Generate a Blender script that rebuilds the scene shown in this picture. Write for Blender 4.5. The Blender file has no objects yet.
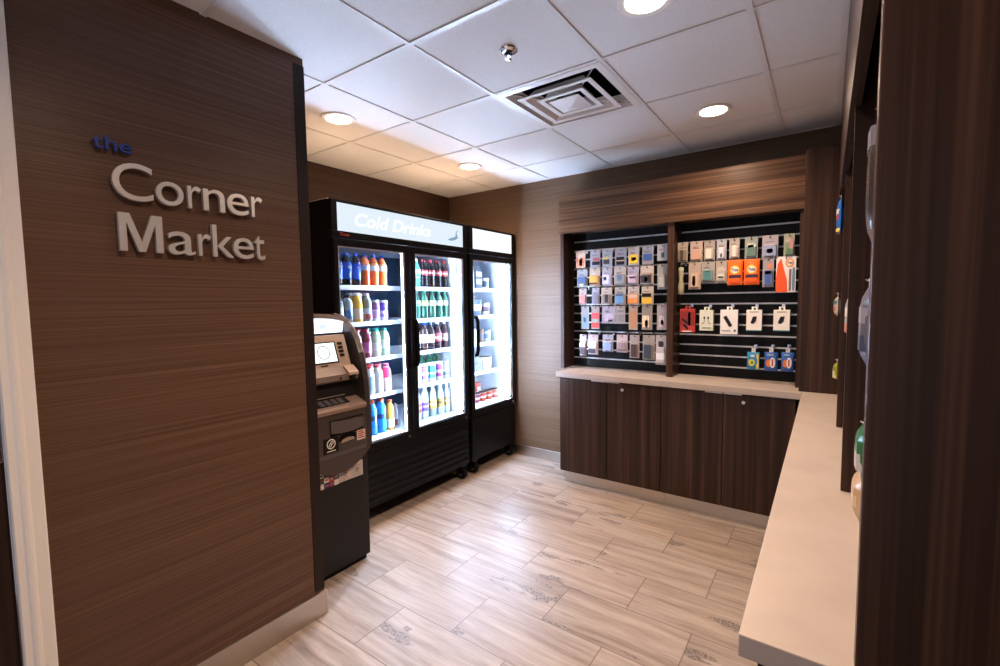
import bpy, bmesh, math, random
from mathutils import Vector, Matrix
random.seed(7)
sc = bpy.context.scene
col = sc.collection
PI = math.pi

# ---------------------------------------------------------------- materials
def lin(h):
    h = h.lstrip('#')
    out = []
    for i in (0, 2, 4):
        c = int(h[i:i+2], 16) / 255
        out.append(c / 12.92 if c <= .04045 else ((c + .055) / 1.055) ** 2.4)
    return (*out, 1)

def new_mat(name):
    m = bpy.data.materials.new(name)
    m.use_nodes = True
    return m, m.node_tree.nodes, m.node_tree.links, m.node_tree.nodes['Principled BSDF']

_cache = {}
def paint(hexcol, rough=.45, metal=0., emit=0., alpha=1.):
    k = (hexcol, rough, metal, emit, alpha)
    if k in _cache: return _cache[k]
    m, n, l, b = new_mat('paint_' + hexcol.lstrip('#'))
    b.inputs['Base Color'].default_value = lin(hexcol)
    b.inputs['Metallic'].default_value = metal
    if max(lin(hexcol)[:3]) < .03: b.inputs['Specular IOR Level'].default_value = .16
    # a little unevenness in the gloss keeps the surface from looking like plastic
    no = n.new('ShaderNodeTexNoise'); no.inputs['Scale'].default_value = 60
    mr = n.new('ShaderNodeMapRange')
    mr.inputs['To Min'].default_value = max(.02, rough - .05); mr.inputs['To Max'].default_value = min(1, rough + .05)
    l.new(no.outputs['Fac'], mr.inputs['Value']); l.new(mr.outputs[0], b.inputs['Roughness'])
    if emit:
        b.inputs['Emission Color'].default_value = lin(hexcol)
        b.inputs['Emission Strength'].default_value = emit
    if alpha < 1: b.inputs['Alpha'].default_value = alpha
    _cache[k] = m
    return m

def glow(name, hexcol, strength):
    m, n, l, b = new_mat(name)
    n.remove(b)
    e = n.new('ShaderNodeEmission'); e.inputs[0].default_value = lin(hexcol); e.inputs[1].default_value = strength
    l.new(e.outputs[0], n['Material Output'].inputs[0])
    return m

def wood(name, axis, stops, fine=140., coarse=18., rough=.42, bump=.0, mixc=.5):
    """laminate with grain running along axis ('x','y','z')"""
    m, n, l, b = new_mat(name)
    tc = n.new('ShaderNodeTexCoord')
    geo = n.new('ShaderNodeNewGeometry')
    def streak(scale, along, detail):
        mp = n.new('ShaderNodeMapping')
        s = [scale, scale, scale]; s['xyz'.index(axis)] = along
        mp.inputs['Scale'].default_value = s
        l.new(geo.outputs['Position'], mp.inputs['Vector'])
        no = n.new('ShaderNodeTexNoise'); no.inputs['Scale'].default_value = 1; no.inputs['Detail'].default_value = detail
        l.new(mp.outputs[0], no.inputs['Vector'])
        return no.outputs['Fac']
    a = streak(fine, .9, 2); c = streak(coarse, .5, 3)
    mx = n.new('ShaderNodeMix'); mx.inputs[0].default_value = mixc
    l.new(a, mx.inputs[2]); l.new(c, mx.inputs[3])
    cr = n.new('ShaderNodeValToRGB')
    cr.color_ramp.elements[0].position = .34; cr.color_ramp.elements[1].position = .68
    cr.color_ramp.elements[0].color = lin(stops[0]); cr.color_ramp.elements[1].color = lin(stops[-1])
    if len(stops) > 2:
        e = cr.color_ramp.elements.new(.5); e.color = lin(stops[1])
    l.new(mx.outputs[0], cr.inputs[0]); l.new(cr.outputs[0], b.inputs['Base Color'])
    b.inputs['Roughness'].default_value = rough
    b.inputs['Specular IOR Level'].default_value = .22
    if bump:
        bp = n.new('ShaderNodeBump'); bp.inputs['Strength'].default_value = bump; bp.inputs['Distance'].default_value = .002
        l.new(a, bp.inputs['Height']); l.new(bp.outputs[0], b.inputs['Normal'])
    return m

def floor_mat():
    m, n, l, b = new_mat('vein_cut_stone_tile')
    geo = n.new('ShaderNodeNewGeometry')
    sh = n.new('ShaderNodeVectorMath'); sh.operation = 'SUBTRACT'; sh.inputs[1].default_value = (.12 - .305 - 6.1, .05 - 6.08, 0)
    l.new(geo.outputs['Position'], sh.inputs[0])
    br = n.new('ShaderNodeTexBrick')
    br.offset = .5; br.offset_frequency = 2; br.squash = 1
    br.inputs['Scale'].default_value = 1; br.inputs['Brick Width'].default_value = .61; br.inputs['Row Height'].default_value = .304
    br.inputs['Mortar Size'].default_value = .0022; br.inputs['Mortar Smooth'].default_value = .1
    br.inputs['Color1'].default_value = (0, 0, 0, 1); br.inputs['Color2'].default_value = (1, 1, 1, 1); br.inputs['Bias'].default_value = 0
    l.new(sh.outputs[0], br.inputs['Vector'])
    w = n.new('ShaderNodeMath'); w.operation = 'MULTIPLY'; w.inputs[1].default_value = 37
    l.new(br.outputs['Color'], w.inputs[0])
    # gently wavy veins running along x
    wob = n.new('ShaderNodeTexNoise'); wob.noise_dimensions = '4D'; wob.inputs['Scale'].default_value = 2.2; wob.inputs['Detail'].default_value = 2
    l.new(geo.outputs['Position'], wob.inputs['Vector']); l.new(w.outputs[0], wob.inputs['W'])
    ws = n.new('ShaderNodeVectorMath'); ws.operation = 'SCALE'; ws.inputs['Scale'].default_value = .05
    l.new(wob.outputs['Color'], ws.inputs[0])
    wa = n.new('ShaderNodeVectorMath'); wa.operation = 'ADD'
    l.new(geo.outputs['Position'], wa.inputs[0]); l.new(ws.outputs[0], wa.inputs[1])
    def vein(sx, sy, detail, rough=.55):
        mp = n.new('ShaderNodeMapping'); mp.inputs['Scale'].default_value = (sx, sy, 1)
        l.new(wa.outputs[0], mp.inputs['Vector'])
        no = n.new('ShaderNodeTexNoise'); no.noise_dimensions = '4D'; no.inputs['Scale'].default_value = 1
        no.inputs['Detail'].default_value = detail; no.inputs['Roughness'].default_value = rough
        l.new(mp.outputs[0], no.inputs['Vector']); l.new(w.outputs[0], no.inputs['W'])
        return no.outputs['Fac']
    v1 = vein(1.3, 22, 8, .68); v2 = vein(1.7, 6.5, 3, .55); v3 = vein(3.0, 75, 4); v4 = vein(9, 140, 5, .7)
    cr = n.new('ShaderNodeValToRGB'); e = cr.color_ramp.elements
    e[0].position = .30; e[0].color = lin('796a5f'); e[1].position = .66; e[1].color = lin('bcada1')
    k = e.new(.47); k.color = lin('a39387')
    l.new(v1, cr.inputs[0])
    gr = n.new('ShaderNodeMapRange'); gr.inputs['From Min'].default_value = .3; gr.inputs['From Max'].default_value = .7
    gr.inputs['To Min'].default_value = .84; gr.inputs['To Max'].default_value = 1.08
    l.new(v4, gr.inputs['Value'])
    gs = n.new('ShaderNodeVectorMath'); gs.operation = 'SCALE'
    l.new(cr.outputs[0], gs.inputs[0]); l.new(gr.outputs[0], gs.inputs['Scale'])
    # short thin darker dashes
    cr3 = n.new('ShaderNodeValToRGB'); e = cr3.color_ramp.elements
    e[0].position = .27; e[0].color = (.30, .26, .24, 1); e[1].position = .36; e[1].color = (1, 1, 1, 1)
    l.new(v3, cr3.inputs[0])
    mu = n.new('ShaderNodeMix'); mu.data_type = 'RGBA'; mu.blend_type = 'MULTIPLY'; mu.inputs[0].default_value = .75
    l.new(gs.outputs[0], mu.inputs[6]); l.new(cr3.outputs[0], mu.inputs[7])
    # rough grey mineral pockets
    cr2 = n.new('ShaderNodeValToRGB'); e = cr2.color_ramp.elements
    e[0].position = .622; e[0].color = (0, 0, 0, 1); e[1].position = .634; e[1].color = (1, 1, 1, 1)
    l.new(v2, cr2.inputs[0])
    sp = n.new('ShaderNodeTexNoise'); sp.inputs['Scale'].default_value = 90; sp.inputs['Detail'].default_value = 3
    l.new(geo.outputs['Position'], sp.inputs['Vector'])
    spr = n.new('ShaderNodeValToRGB'); e = spr.color_ramp.elements
    e[0].position = .35; e[0].color = lin('5e544e'); e[1].position = .62; e[1].color = lin('9c9088')
    l.new(sp.outputs['Fac'], spr.inputs[0])
    m2 = n.new('ShaderNodeMix'); m2.data_type = 'RGBA'
    l.new(cr2.outputs[0], m2.inputs[0]); l.new(mu.outputs[2], m2.inputs[6]); l.new(spr.outputs[0], m2.inputs[7])
    # tile-to-tile tone
    tn = n.new('ShaderNodeMapRange'); tn.inputs['To Min'].default_value = .9; tn.inputs['To Max'].default_value = 1.06
    l.new(br.outputs['Color'], tn.inputs['Value'])
    m3 = n.new('ShaderNodeVectorMath'); m3.operation = 'SCALE'
    l.new(m2.outputs[2], m3.inputs[0]); l.new(tn.outputs[0], m3.inputs['Scale'])
    m4 = n.new('ShaderNodeMix'); m4.data_type = 'RGBA'
    l.new(br.outputs['Fac'], m4.inputs[0]); l.new(m3.outputs[0], m4.inputs[6]); m4.inputs[7].default_value = lin('6b5f58')
    l.new(m4.outputs[2], b.inputs['Base Color'])
    b.inputs['Roughness'].default_value = .40
    b.inputs['Specular IOR Level'].default_value = .38
    bp = n.new('ShaderNodeBump'); bp.inputs['Strength'].default_value = .25; bp.inputs['Distance'].default_value = .002; bp.invert = True
    l.new(br.outputs['Fac'], bp.inputs['Height']); l.new(bp.outputs[0], b.inputs['Normal'])
    return m

def ceiling_mat():
    m, n, l, b = new_mat('acoustic_tile')
    geo = n.new('ShaderNodeNewGeometry')
    no = n.new('ShaderNodeTexNoise'); no.inputs['Scale'].default_value = 220; no.inputs['Detail'].default_value = 3
    l.new(geo.outputs['Position'], no.inputs['Vector'])
    cr = n.new('ShaderNodeValToRGB'); e = cr.color_ramp.elements
    e[0].position = .3; e[0].color = lin('e4e2e2'); e[1].position = .6; e[1].color = lin('efeeee')
    l.new(no.outputs['Fac'], cr.inputs[0]); l.new(cr.outputs[0], b.inputs['Base Color'])
    b.inputs['Roughness'].default_value = .9
    bp = n.new('ShaderNodeBump'); bp.inputs['Strength'].default_value = .15; bp.inputs['Distance'].default_value = .001
    l.new(no.outputs['Fac'], bp.inputs['Height']); l.new(bp.outputs[0], b.inputs['Normal'])
    return m

def brushed(name, hexcol, axis='x', rough=.32):
    m, n, l, b = new_mat(name)
    geo = n.new('ShaderNodeNewGeometry'); mp = n.new('ShaderNodeMapping')
    s = [300, 300, 300]; s['xyz'.index(axis)] = 3
    mp.inputs['Scale'].default_value = s
    l.new(geo.outputs['Position'], mp.inputs['Vector'])
    no = n.new('ShaderNodeTexNoise'); no.inputs['Scale'].default_value = 1; l.new(mp.outputs[0], no.inputs['Vector'])
    mr = n.new('ShaderNodeMapRange'); mr.inputs['To Min'].default_value = rough - .08; mr.inputs['To Max'].default_value = rough + .1
    l.new(no.outputs['Fac'], mr.inputs['Value']); l.new(mr.outputs[0], b.inputs['Roughness'])
    b.inputs['Base Color'].default_value = lin(hexcol); b.inputs['Metallic'].default_value = 1
    return m

def quartz_mat():
    m, n, l, b = new_mat('white_quartz')
    geo = n.new('ShaderNodeNewGeometry')
    no = n.new('ShaderNodeTexNoise'); no.inputs['Scale'].default_value = 7; no.inputs['Detail'].default_value = 5
    l.new(geo.outputs['Position'], no.inputs['Vector'])
    cr = n.new('ShaderNodeValToRGB'); e = cr.color_ramp.elements
    e[0].position = .3; e[0].color = lin('b0a49d'); e[1].position = .6; e[1].color = lin('b9ada6')
    l.new(no.outputs['Fac'], cr.inputs[0]); l.new(cr.outputs[0], b.inputs['Base Color'])
    b.inputs['Roughness'].default_value = .38
    return m

def glass_mat(name, tint='ffffff', refl=.05):
    m, n, l, b = new_mat(name)
    n.remove(b)
    t = n.new('ShaderNodeBsdfTransparent'); t.inputs[0].default_value = lin(tint)
    g = n.new('ShaderNodeBsdfGlossy'); g.inputs['Roughness'].default_value = .02
    mx = n.new('ShaderNodeMixShader'); mx.inputs[0].default_value = refl
    l.new(t.outputs[0], mx.inputs[1]); l.new(g.outputs[0], mx.inputs[2]); l.new(mx.outputs[0], n['Material Output'].inputs[0])
    return m

M = dict(
    floor=floor_mat(), ceil=ceiling_mat(), quartz=quartz_mat(),
    grid=paint('e6e4e4', .35),
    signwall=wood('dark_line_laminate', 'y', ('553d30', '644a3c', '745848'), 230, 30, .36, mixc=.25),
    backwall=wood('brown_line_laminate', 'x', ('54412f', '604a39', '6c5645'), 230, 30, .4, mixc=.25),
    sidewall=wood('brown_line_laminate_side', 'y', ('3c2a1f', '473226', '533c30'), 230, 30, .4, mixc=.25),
    woodz=wood('walnut_vertical', 'z', ('231711', '35241c', '523a2d'), 100, 26, .34, mixc=.6),
    woodx=wood('walnut_horizontal', 'x', ('36231a', '58402f', '88644c'), 100, 24, .34, mixc=.55),
    woody=wood('walnut_horizontal_side', 'y', ('231711', '35241c', '523a2d'), 100, 26, .34, mixc=.6),
    darkedge=paint('2b211f', .4),
    casing=paint('f7f3ef', .35), door=wood('dark_door', 'z', ('2c1d18', '3a2821', '4a342b'), 120, 20, .4),
    alu=brushed('brushed_aluminium', 'c9c4be', 'x'), aluy=brushed('brushed_aluminium_y', 'c9c0b6', 'y'),
    chrome=paint('d8d8da', .12, 1.), letter=paint('e8e4e2', .3, .62), blue=paint('1a3a8c', .3),
    insert=paint('dcdad8', .3, .35), black=paint('0b0b0d', .38), blackgloss=paint('08080a', .18), rubber=paint('141414', .7),
    liner=paint('dfe8f2', .4), wire=paint('e9eef4', .35), glass=glass_mat('door_glass', 'f4fbff', .04),
    led=glow('cool_led', 'd2e1ff', 560.), sign=glow('lit_header', 'e6f3fd', 1.0), signwhite=glow('lit_header_white', 'f8fbff', 1.15),
    lens=glow('warm_lens', 'fff0dc', 14.), dark=paint('191513', .6),
)

# ---------------------------------------------------------------- mesh helpers
class MB:
    def __init__(s): s.bm = bmesh.new()
    def box(s, x0, y0, z0, x1, y1, z1, bev=0., mat=None):
        r = bmesh.ops.create_cube(s.bm, size=1)
        vs = r['verts']
        bmesh.ops.scale(s.bm, verts=vs, vec=(x1 - x0, y1 - y0, z1 - z0))
        bmesh.ops.translate(s.bm, verts=vs, vec=((x0 + x1) / 2, (y0 + y1) / 2, (z0 + z1) / 2))
        if bev:
            es = list({e for v in vs for e in v.link_edges})
            bmesh.ops.bevel(s.bm, geom=es, offset=bev, segments=2, affect='EDGES', profile=.5)
        return s
    def cyl(s, p0, p1, r, seg=14, r2=None):
        p0, p1 = Vector(p0), Vector(p1); d = p1 - p0
        q = Vector((0, 0, 1)).rotation_difference(d.normalized()).to_matrix().to_4x4()
        bmesh.ops.create_cone(s.bm, cap_ends=True, segments=seg, radius1=r, radius2=r if r2 is None else r2, depth=d.length,
                              matrix=Matrix.Translation((p0 + p1) / 2) @ q)
        return s
    def tube(s, pts, r, seg=8):
        for a, b in zip(pts, pts[1:]): s.cyl(a, b, r, seg)
        for p in pts[1:-1]: bmesh.ops.create_icosphere(s.bm, subdivisions=1, radius=r, matrix=Matrix.Translation(p))
        return s
    def lathe(s, prof, c, seg=18, sx=1., sy=1.):
        """prof: list of (radius, height) bottom to top, turned about a vertical axis at c"""
        rings = []
        for r, z in prof:
            rings.append([s.bm.verts.new((c[0] + sx * r * math.cos(2 * PI * i / seg), c[1] + sy * r * math.sin(2 * PI * i / seg), c[2] + z)) for i in range(seg)])
        for a, b in zip(rings, rings[1:]):
            for i in range(seg):
                s.bm.faces.new((a[i], a[(i + 1) % seg], b[(i + 1) % seg], b[i]))
        s.bm.faces.new(rings[0][::-1]); s.bm.faces.new(rings[-1])
        return s
    def prism(s, poly, axis, a, b):
        """extrude a 2d polygon between a and b along axis; poly is in the other two axes in order"""
        def P(u, v, t): return {'x': (t, u, v), 'y': (u, t, v), 'z': (u, v, t)}[axis]
        A = [s.bm.verts.new(P(u, v, a)) for u, v in poly]; B = [s.bm.verts.new(P(u, v, b)) for u, v in poly]
        n = len(poly)
        s.bm.faces.new(A); s.bm.faces.new(B[::-1])
        for i in range(n): s.bm.faces.new((A[i], B[i], B[(i + 1) % n], A[(i + 1) % n]))
        return s
    def quad(s, a, b, c, d):
        s.bm.faces.new([s.bm.verts.new(p) for p in (a, b, c, d)]); return s
    def build(s, name, mat, parent=None, loc=None, smooth=False):
        bmesh.ops.recalc_face_normals(s.bm, faces=s.bm.faces)
        o0 = Vector((0, 0, 0))
        p = parent
        while p is not None:
            o0 += Vector(p.location); p = p.parent
        if loc is not None: o0 = o0 + (Vector(loc) - o0)
        bmesh.ops.translate(s.bm, verts=s.bm.verts, vec=-o0)
        me = bpy.data.meshes.new(name); s.bm.to_mesh(me); s.bm.free()
        if mat is not None: me.materials.append(mat)
        if smooth:
            for p in me.polygons: p.use_smooth = True
            if hasattr(me, 'set_sharp_from_angle'): me.set_sharp_from_angle(angle=math.radians(35))
        o = bpy.data.objects.new(name, me); col.objects.link(o)
        if parent is not None: o.parent = parent
        elif loc is not None: o.location = loc
        return o

def thing(name, label, cat, loc, group=None):
    o = bpy.data.objects.new(name, None); col.objects.link(o)
    o.location = loc; o.empty_display_size = .05
    tag(o, label, cat, group); return o
def tag(o, label, cat, group=None):
    o['label'] = label; o['category'] = cat
    if group: o['group'] = group
    return o
def struct(o): o['kind'] = 'structure'; return o

def text_bm(body, bold=.0, depth=.0, shear=0.):
    """mesh of a word lying in x/y, extruded in z"""
    cu = bpy.data.curves.new('lettering', 'FONT'); cu.body = body; cu.size = 1; cu.offset = bold; cu.extrude = depth; cu.shear = shear
    cu.resolution_u = 6
    ob = bpy.data.objects.new('lettering', cu); col.objects.link(ob)
    dg = bpy.context.evaluated_depsgraph_get(); dg.update()
    me = bpy.data.meshes.new_from_object(ob.evaluated_get(dg))
    bpy.data.objects.remove(ob); bpy.data.curves.remove(cu)
    bm = bmesh.new(); bm.from_mesh(me); bpy.data.meshes.remove(me)
    return bm

def place_text(body, face, u0, u1, v0, v1, d, depth, name, mat, parent, bold=.0, shear=0., fit_v=True, scale_v=None):
    """word fitted to the box u0..u1 x v0..v1 of a wall. face '+x': u=y v=z at x=d ; face '-y': u=x v=z at y=d"""
    bm = text_bm(body, bold, .5, shear)
    xs = [v.co.x for v in bm.verts]; ys = [v.co.y for v in bm.verts]
    x0, x1, y0, y1 = min(xs), max(xs), min(ys), max(ys)
    for v in bm.verts:
        u = u0 + (v.co.x - x0) / (x1 - x0) * (u1 - u0)
        if scale_v is not None: w = v0 + v.co.y * scale_v
        else: w = v0 + (v.co.y - y0) / (y1 - y0) * (v1 - v0)
        t = (v.co.z + .5) * depth
        v.co = (d + t, u, w) if face == '+x' else (u, d - t, w)
    mb = MB(); mb.bm.free(); mb.bm = bm
    return mb.build(name, mat, parent)

ORD = ['first', 'second', 'third', 'fourth', 'fifth', 'sixth', 'seventh', 'eighth', 'ninth', 'tenth']

# ---------------------------------------------------------------- camera
CAM = Vector((1.49291885, -1.4644431, 1.5201068)); FPX = 461.38821363
def cam_axes(yaw, pitch, roll):
    ca, sa, cp, sp, cr, sr = math.cos(yaw), math.sin(yaw), math.cos(pitch), math.sin(pitch), math.cos(roll), math.sin(roll)
    f = Vector((sa * cp, ca * cp, sp)); rt = Vector((ca, -sa, 0)); up = rt.cross(f)
    return cr * rt + sr * up, -sr * rt + cr * up, f
rt, up, fw = cam_axes(*(math.radians(a) for a in (-35.31745577, -3.97611714, -.72440283)))
cd = bpy.data.cameras.new('camera'); cam = bpy.data.objects.new('camera', cd); col.objects.link(cam)
cd.sensor_width = 36; cd.lens = 36 * FPX / 1000; cd.clip_start = .02
cam.matrix_world = Matrix(((rt.x, up.x, -fw.x, CAM.x), (rt.y, up.y, -fw.y, CAM.y), (rt.z, up.z, -fw.z, CAM.z), (0, 0, 0, 1)))
sc.camera = cam

# ---------------------------------------------------------------- setting
H = 2.62; XL, XR, YB = -1.815, 1.78, 2.30; SX = -.482; YN = -.200; YS = -4.0
T = .6096
struct(MB().box(XL - .1, YS, -.06, XR + .1, YB + .1, 0).build('floor', M['floor']))
struct(MB().box(XL - .1, YB, 0, XR + .1, YB + .1, H + .1).build('wall_back', M['backwall']))
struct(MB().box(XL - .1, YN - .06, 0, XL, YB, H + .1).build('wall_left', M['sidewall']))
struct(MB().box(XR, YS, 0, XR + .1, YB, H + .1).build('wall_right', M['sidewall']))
# the wall carrying the sign returns round the alcove
sw = struct(MB().box(XL, -1.148, 0, SX, YN, H + .1).build('wall_near', M['signwall']))
MB().box(SX, YN - .048, .13, SX + .004, YN + .002, H - .03).build('corner_trim', M['darkedge'], sw)
# door opening left of the sign
wl = struct(MB().box(XL, YS, 0, SX, -2.28, H + .1).box(XL, -2.28, 2.35, SX, -1.148, H + .1).build('wall_lobby', M['casing']))
cas = MB()
prof = [(SX, -1.148), (SX + .016, -1.148), (SX + .018, -1.152), (SX + .018, -1.178), (SX + .024, -1.184), (SX + .026, -1.190), (SX + .024, -1.197),
        (SX + .02, -1.202), (SX + .02, -1.218), (SX + .014, -1.222), (SX, -1.222)]
cas.prism(prof, 'z', 0, 2.42)
struct(cas.build('trim_1', M['casing']))
dr = MB().box(SX - .06, -2.27, .01, SX - .02, -1.2225, 2.34).build('door_1', M['door']); struct(dr)
MB().box(SX - .02, -1.262, 1.06, SX - .012, -1.2245, 1.17, .002).cyl((SX - .012, -1.236, 1.14), (SX - .008, -1.236, 1.14), .005).cyl((SX - .012, -1.236, 1.09), (SX - .008, -1.236, 1.09), .005).build('latch_plate', M['chrome'], dr)
# baseboards
struct(MB().box(SX, -1.148, 0, SX + .012, YN, .118, .002).box(SX - .25, YN, 0, SX + .012, YN + .012, .118, .002).build('baseboard_near', M['aluy']))
struct(MB().box(XL, YB - .012, 0, -.3, YB, .1, .002).build('baseboard_back', M['alu']))
struct(MB().box(XL, YN, 0, XL + .012, YB - .012, .1, .002).build('baseboard_left', M['aluy']))

# suspended ceiling: tiles, T-bars, wall angle
tm = MB()
xs = [i * T for i in range(-3, 4)]; ys = [j * T for j in range(-7, 5)]
def clip(v, a, b): return min(max(v, a), b)
for i in range(-3, 3):
    for j in range(-7, 4):
        if (i, j) == (0, 1): continue
        x0, x1 = clip(i * T, XL, XR), clip((i + 1) * T, XL, XR); y0, y1 = clip(j * T, YS, YB), clip((j + 1) * T, YS, YB)
        if x1 - x0 < .01 or y1 - y0 < .01: continue
        tm.box(x0, y0, H + .004, x1, y1, H + .02)
ce = struct(tm.build('ceiling', M['ceil']))
gm = MB()
for x in xs:
    if XL < x < XR: gm.box(x - .012, YS, H - .002, x + .012, YB, H + .0035)
for y in ys:
    if YS < y < YB: gm.box(XL, y - .012, H - .0018, XR, y + .012, H + .0033)
gm.build('grid', M['grid'], ce)
MB().box(XL, YB - .02, H - .001, XR, YB, H + .003).box(XL, YN, H - .001, XL + .02, YB, H + .003).box(1.505, -.6, H - .001, 1.53, YB, H + .003).build('wall_angle', M['grid'], ce)
# plenum cover above the vent
MB().box(-.05, T - .05, H + .25, T + .05, 2 * T + .05, H + .27).box(-.01, T - .01, H + .02, 0, 2 * T + .01, H + .25).box(T, T - .01, H + .02, T + .01, 2 * T + .01, H + .25)\
    .box(0, T - .01, H + .02, T, T, H + .25).box(0, 2 * T, H + .02, T, 2 * T + .01, H + .25).build('duct', M['dark'], ce)

# downlights
def downlight(x, y, label):
    t = thing('ceiling_light', label, 'ceiling light', (x, y, H), 'recessed downlights')
    rg = MB(); rg.lathe([(.072, -.001), (.080, -.003), (.094, -.006), (.099, -.004), (.099, .001)], (x, y, H), 40)
    rg.build('trim_ring', M['casing'], t, smooth=True)
    MB().lathe([(.001, -.0045), (.060, -.0045), (.073, -.0035), (.073, -.001)], (x, y, H), 36).build('lens', M['lens'], t)
    ld = bpy.data.lights.new('lamp', 'SPOT'); ld.energy = LAMP; ld.color = (1, .70, .48); ld.spot_size = math.radians(162); ld.spot_blend = 1.; ld.shadow_soft_size = .065
    lo = bpy.data.objects.new('lamp', ld); col.objects.link(lo); lo.parent = t; lo.location = (0, 0, -.03)
    return t
LAMP = 98.
LX, RX = -.93, .912
downlight(LX, .31, 'round recessed downlight in the ceiling above the cash machine')
downlight(LX, 1.555, 'round recessed downlight above the coolers, nearest the back corner')
downlight(RX, 1.555, 'round recessed downlight in front of the back display, right of the vent')
downlight(RX, .31, 'round recessed downlight cut by the top edge of the picture')
downlight(RX, -.935, 'added unseen downlight in the lobby ceiling above the viewer')  # lamp added out of view, on the row's spacing, to light the sign wall

# air diffuser
av = thing('air_vent', 'square white four-way air vent set in the ceiling grid', 'air vent', (T / 2, 1.5 * T, H))
def ring(mb, o, i, z0, z1, zi0, zi1):
    """square ring whose outer edge sits at z0..z1 and inner edge at zi0..zi1"""
    c = (T / 2, 1.5 * T)
    def sq(r, z): return [mb.bm.verts.new((c[0] + a * r, c[1] + b * r, z)) for a, b in ((-1, -1), (1, -1), (1, 1), (-1, 1))]
    A, B, C, D = sq(o, z0), sq(i, zi0), sq(i, zi1), sq(o, z1)
    for P, Q in ((A, B), (B, C), (C, D), (D, A)):
        for k in range(4): mb.bm.faces.new((P[k], P[(k + 1) % 4], Q[(k + 1) % 4], Q[k]))
ventm = paint('f0eeee', .35)
mb = MB(); ring(mb, .297, .262, H - .004, H + .002, H - .006, H + .004); ring(mb, .262, .238, H - .006, H - .003, H + .06, H + .063); mb.build('frame', ventm, av)
for (o, i, dz) in ((.212, .145, .0), (.135, .09, .0)):
    mb = MB(); ring(mb, o, o - .028, H - .018, H - .015, H - .016, H - .013); ring(mb, o - .028, i, H - .016, H - .013, H + .035, H + .038); mb.build('louver', ventm, av)
mb = MB()
vs = [mb.bm.verts.new((T / 2 + a * .088, 1.5 * T + b * .088, H - .020)) for a, b in ((-1, -1), (1, -1), (1, 1), (-1, 1))]
tp = mb.bm.verts.new((T / 2, 1.5 * T, H + .035)); mb.bm.faces.new(vs)
ctr = [mb.bm.verts.new((T / 2 + a * .012, 1.5 * T + b * .012, H - .042)) for a, b in ((-1, -1), (1, -1), (1, 1), (-1, 1))]
for k in range(4): mb.bm.faces.new((vs[k], vs[(k + 1) % 4], tp)); mb.bm.faces.new((vs[k], vs[(k + 1) % 4], ctr[(k + 1) % 4], ctr[k]))
mb.bm.faces.new(ctr)
mb.build('center_cone', ventm, av)
for a, b in ((-1, -1), (1, -1), (1, 1), (-1, 1)):
    MB().cyl((T / 2 + a * .10, 1.5 * T + b * .10, H - .005), (T / 2 + a * .25, 1.5 * T + b * .25, H + .012), .004, 8).build('brace', M['chrome'], av)

# sprinkler
sp = thing('fire_sprinkler', 'small chrome pendant sprinkler head in the ceiling tile', 'sprinkler', (.315, .29, H))
MB().lathe([(.018, -.012), (.030, -.010), (.040, -.004), (.042, .002)], (.315, .29, H), 28).build('escutcheon', M['chrome'], sp, smooth=True)
MB().lathe([(.001, -.014), (.02, -.0135), (.02, -.012)], (.315, .29, H), 20).build('cup', M['dark'], sp)
mb = MB(); mb.cyl((.315, .29, H - .014), (.315, .29, H - .026), .007, 10)
for s in (-1, 1): mb.tube([(.315 + s * .010, .29, H - .02), (.315 + s * .013, .29, H - .030), (.315, .29, H - .037)], .0022, 6)
mb.lathe([(.004, -.042), (.014, -.040), (.014, -.038), (.004, -.037)], (.315, .29, H), 16)
mb.build('head', M['chrome'], sp)

# ---------------------------------------------------------------- wall sign
ws = thing('wall_sign', 'raised metal lettering on the brown wall reading the Corner Market', 'sign', (SX, -.68, 1.7))
XF = SX + .012
def letters(word, spans, base, sc_, mat, bold, depth=.018, lab=None):
    for ch, (a, b) in zip(word, spans):
        if ch == 'M':
            w, h = b - a, .1285
            o = MB().prism([(a + u * w, base + v * h) for u, v in ((0, 0), (0, 1), (.25, 1), (.5, .26), (.75, 1), (1, 1), (1, 0), (.83, 0), (.83, .76), (.575, 0), (.425, 0), (.17, .76), (.17, 0))], 'x', XF, XF + depth).build('letter', mat, ws)
            continue
        o = place_text(ch, '+x', a, b, base, 0, XF, depth, 'letter', mat, ws, bold, 0., scale_v=sc_)
        if lab: o['label'] = lab
letters('Corner', [(-.930, -.816), (-.808, -.722), (-.708, -.663), (-.656, -.579), (-.570, -.487), (-.476, -.431)], 1.880, .180, M['letter'], .0)
letters('Market', [(-.921, -.795), (-.780, -.692), (-.681, -.637), (-.631, -.554), (-.555, -.475), (-.472, -.428)], 1.706, .180, M['letter'], .0)
letters('the', [(-.972, -.945), (-.940, -.908), (-.903, -.868)], 2.036, .062, M['blue'], .012, .014, 'small dark blue letter')
mb = MB()
for w, z in ((-.96, 2.05), (-.9, 2.05), (-.87, 1.94), (-.46, 1.93), (-.85, 1.76), (-.45, 1.76)): mb.cyl((SX, w, z), (XF + .002, w, z), .003, 6)

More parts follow.
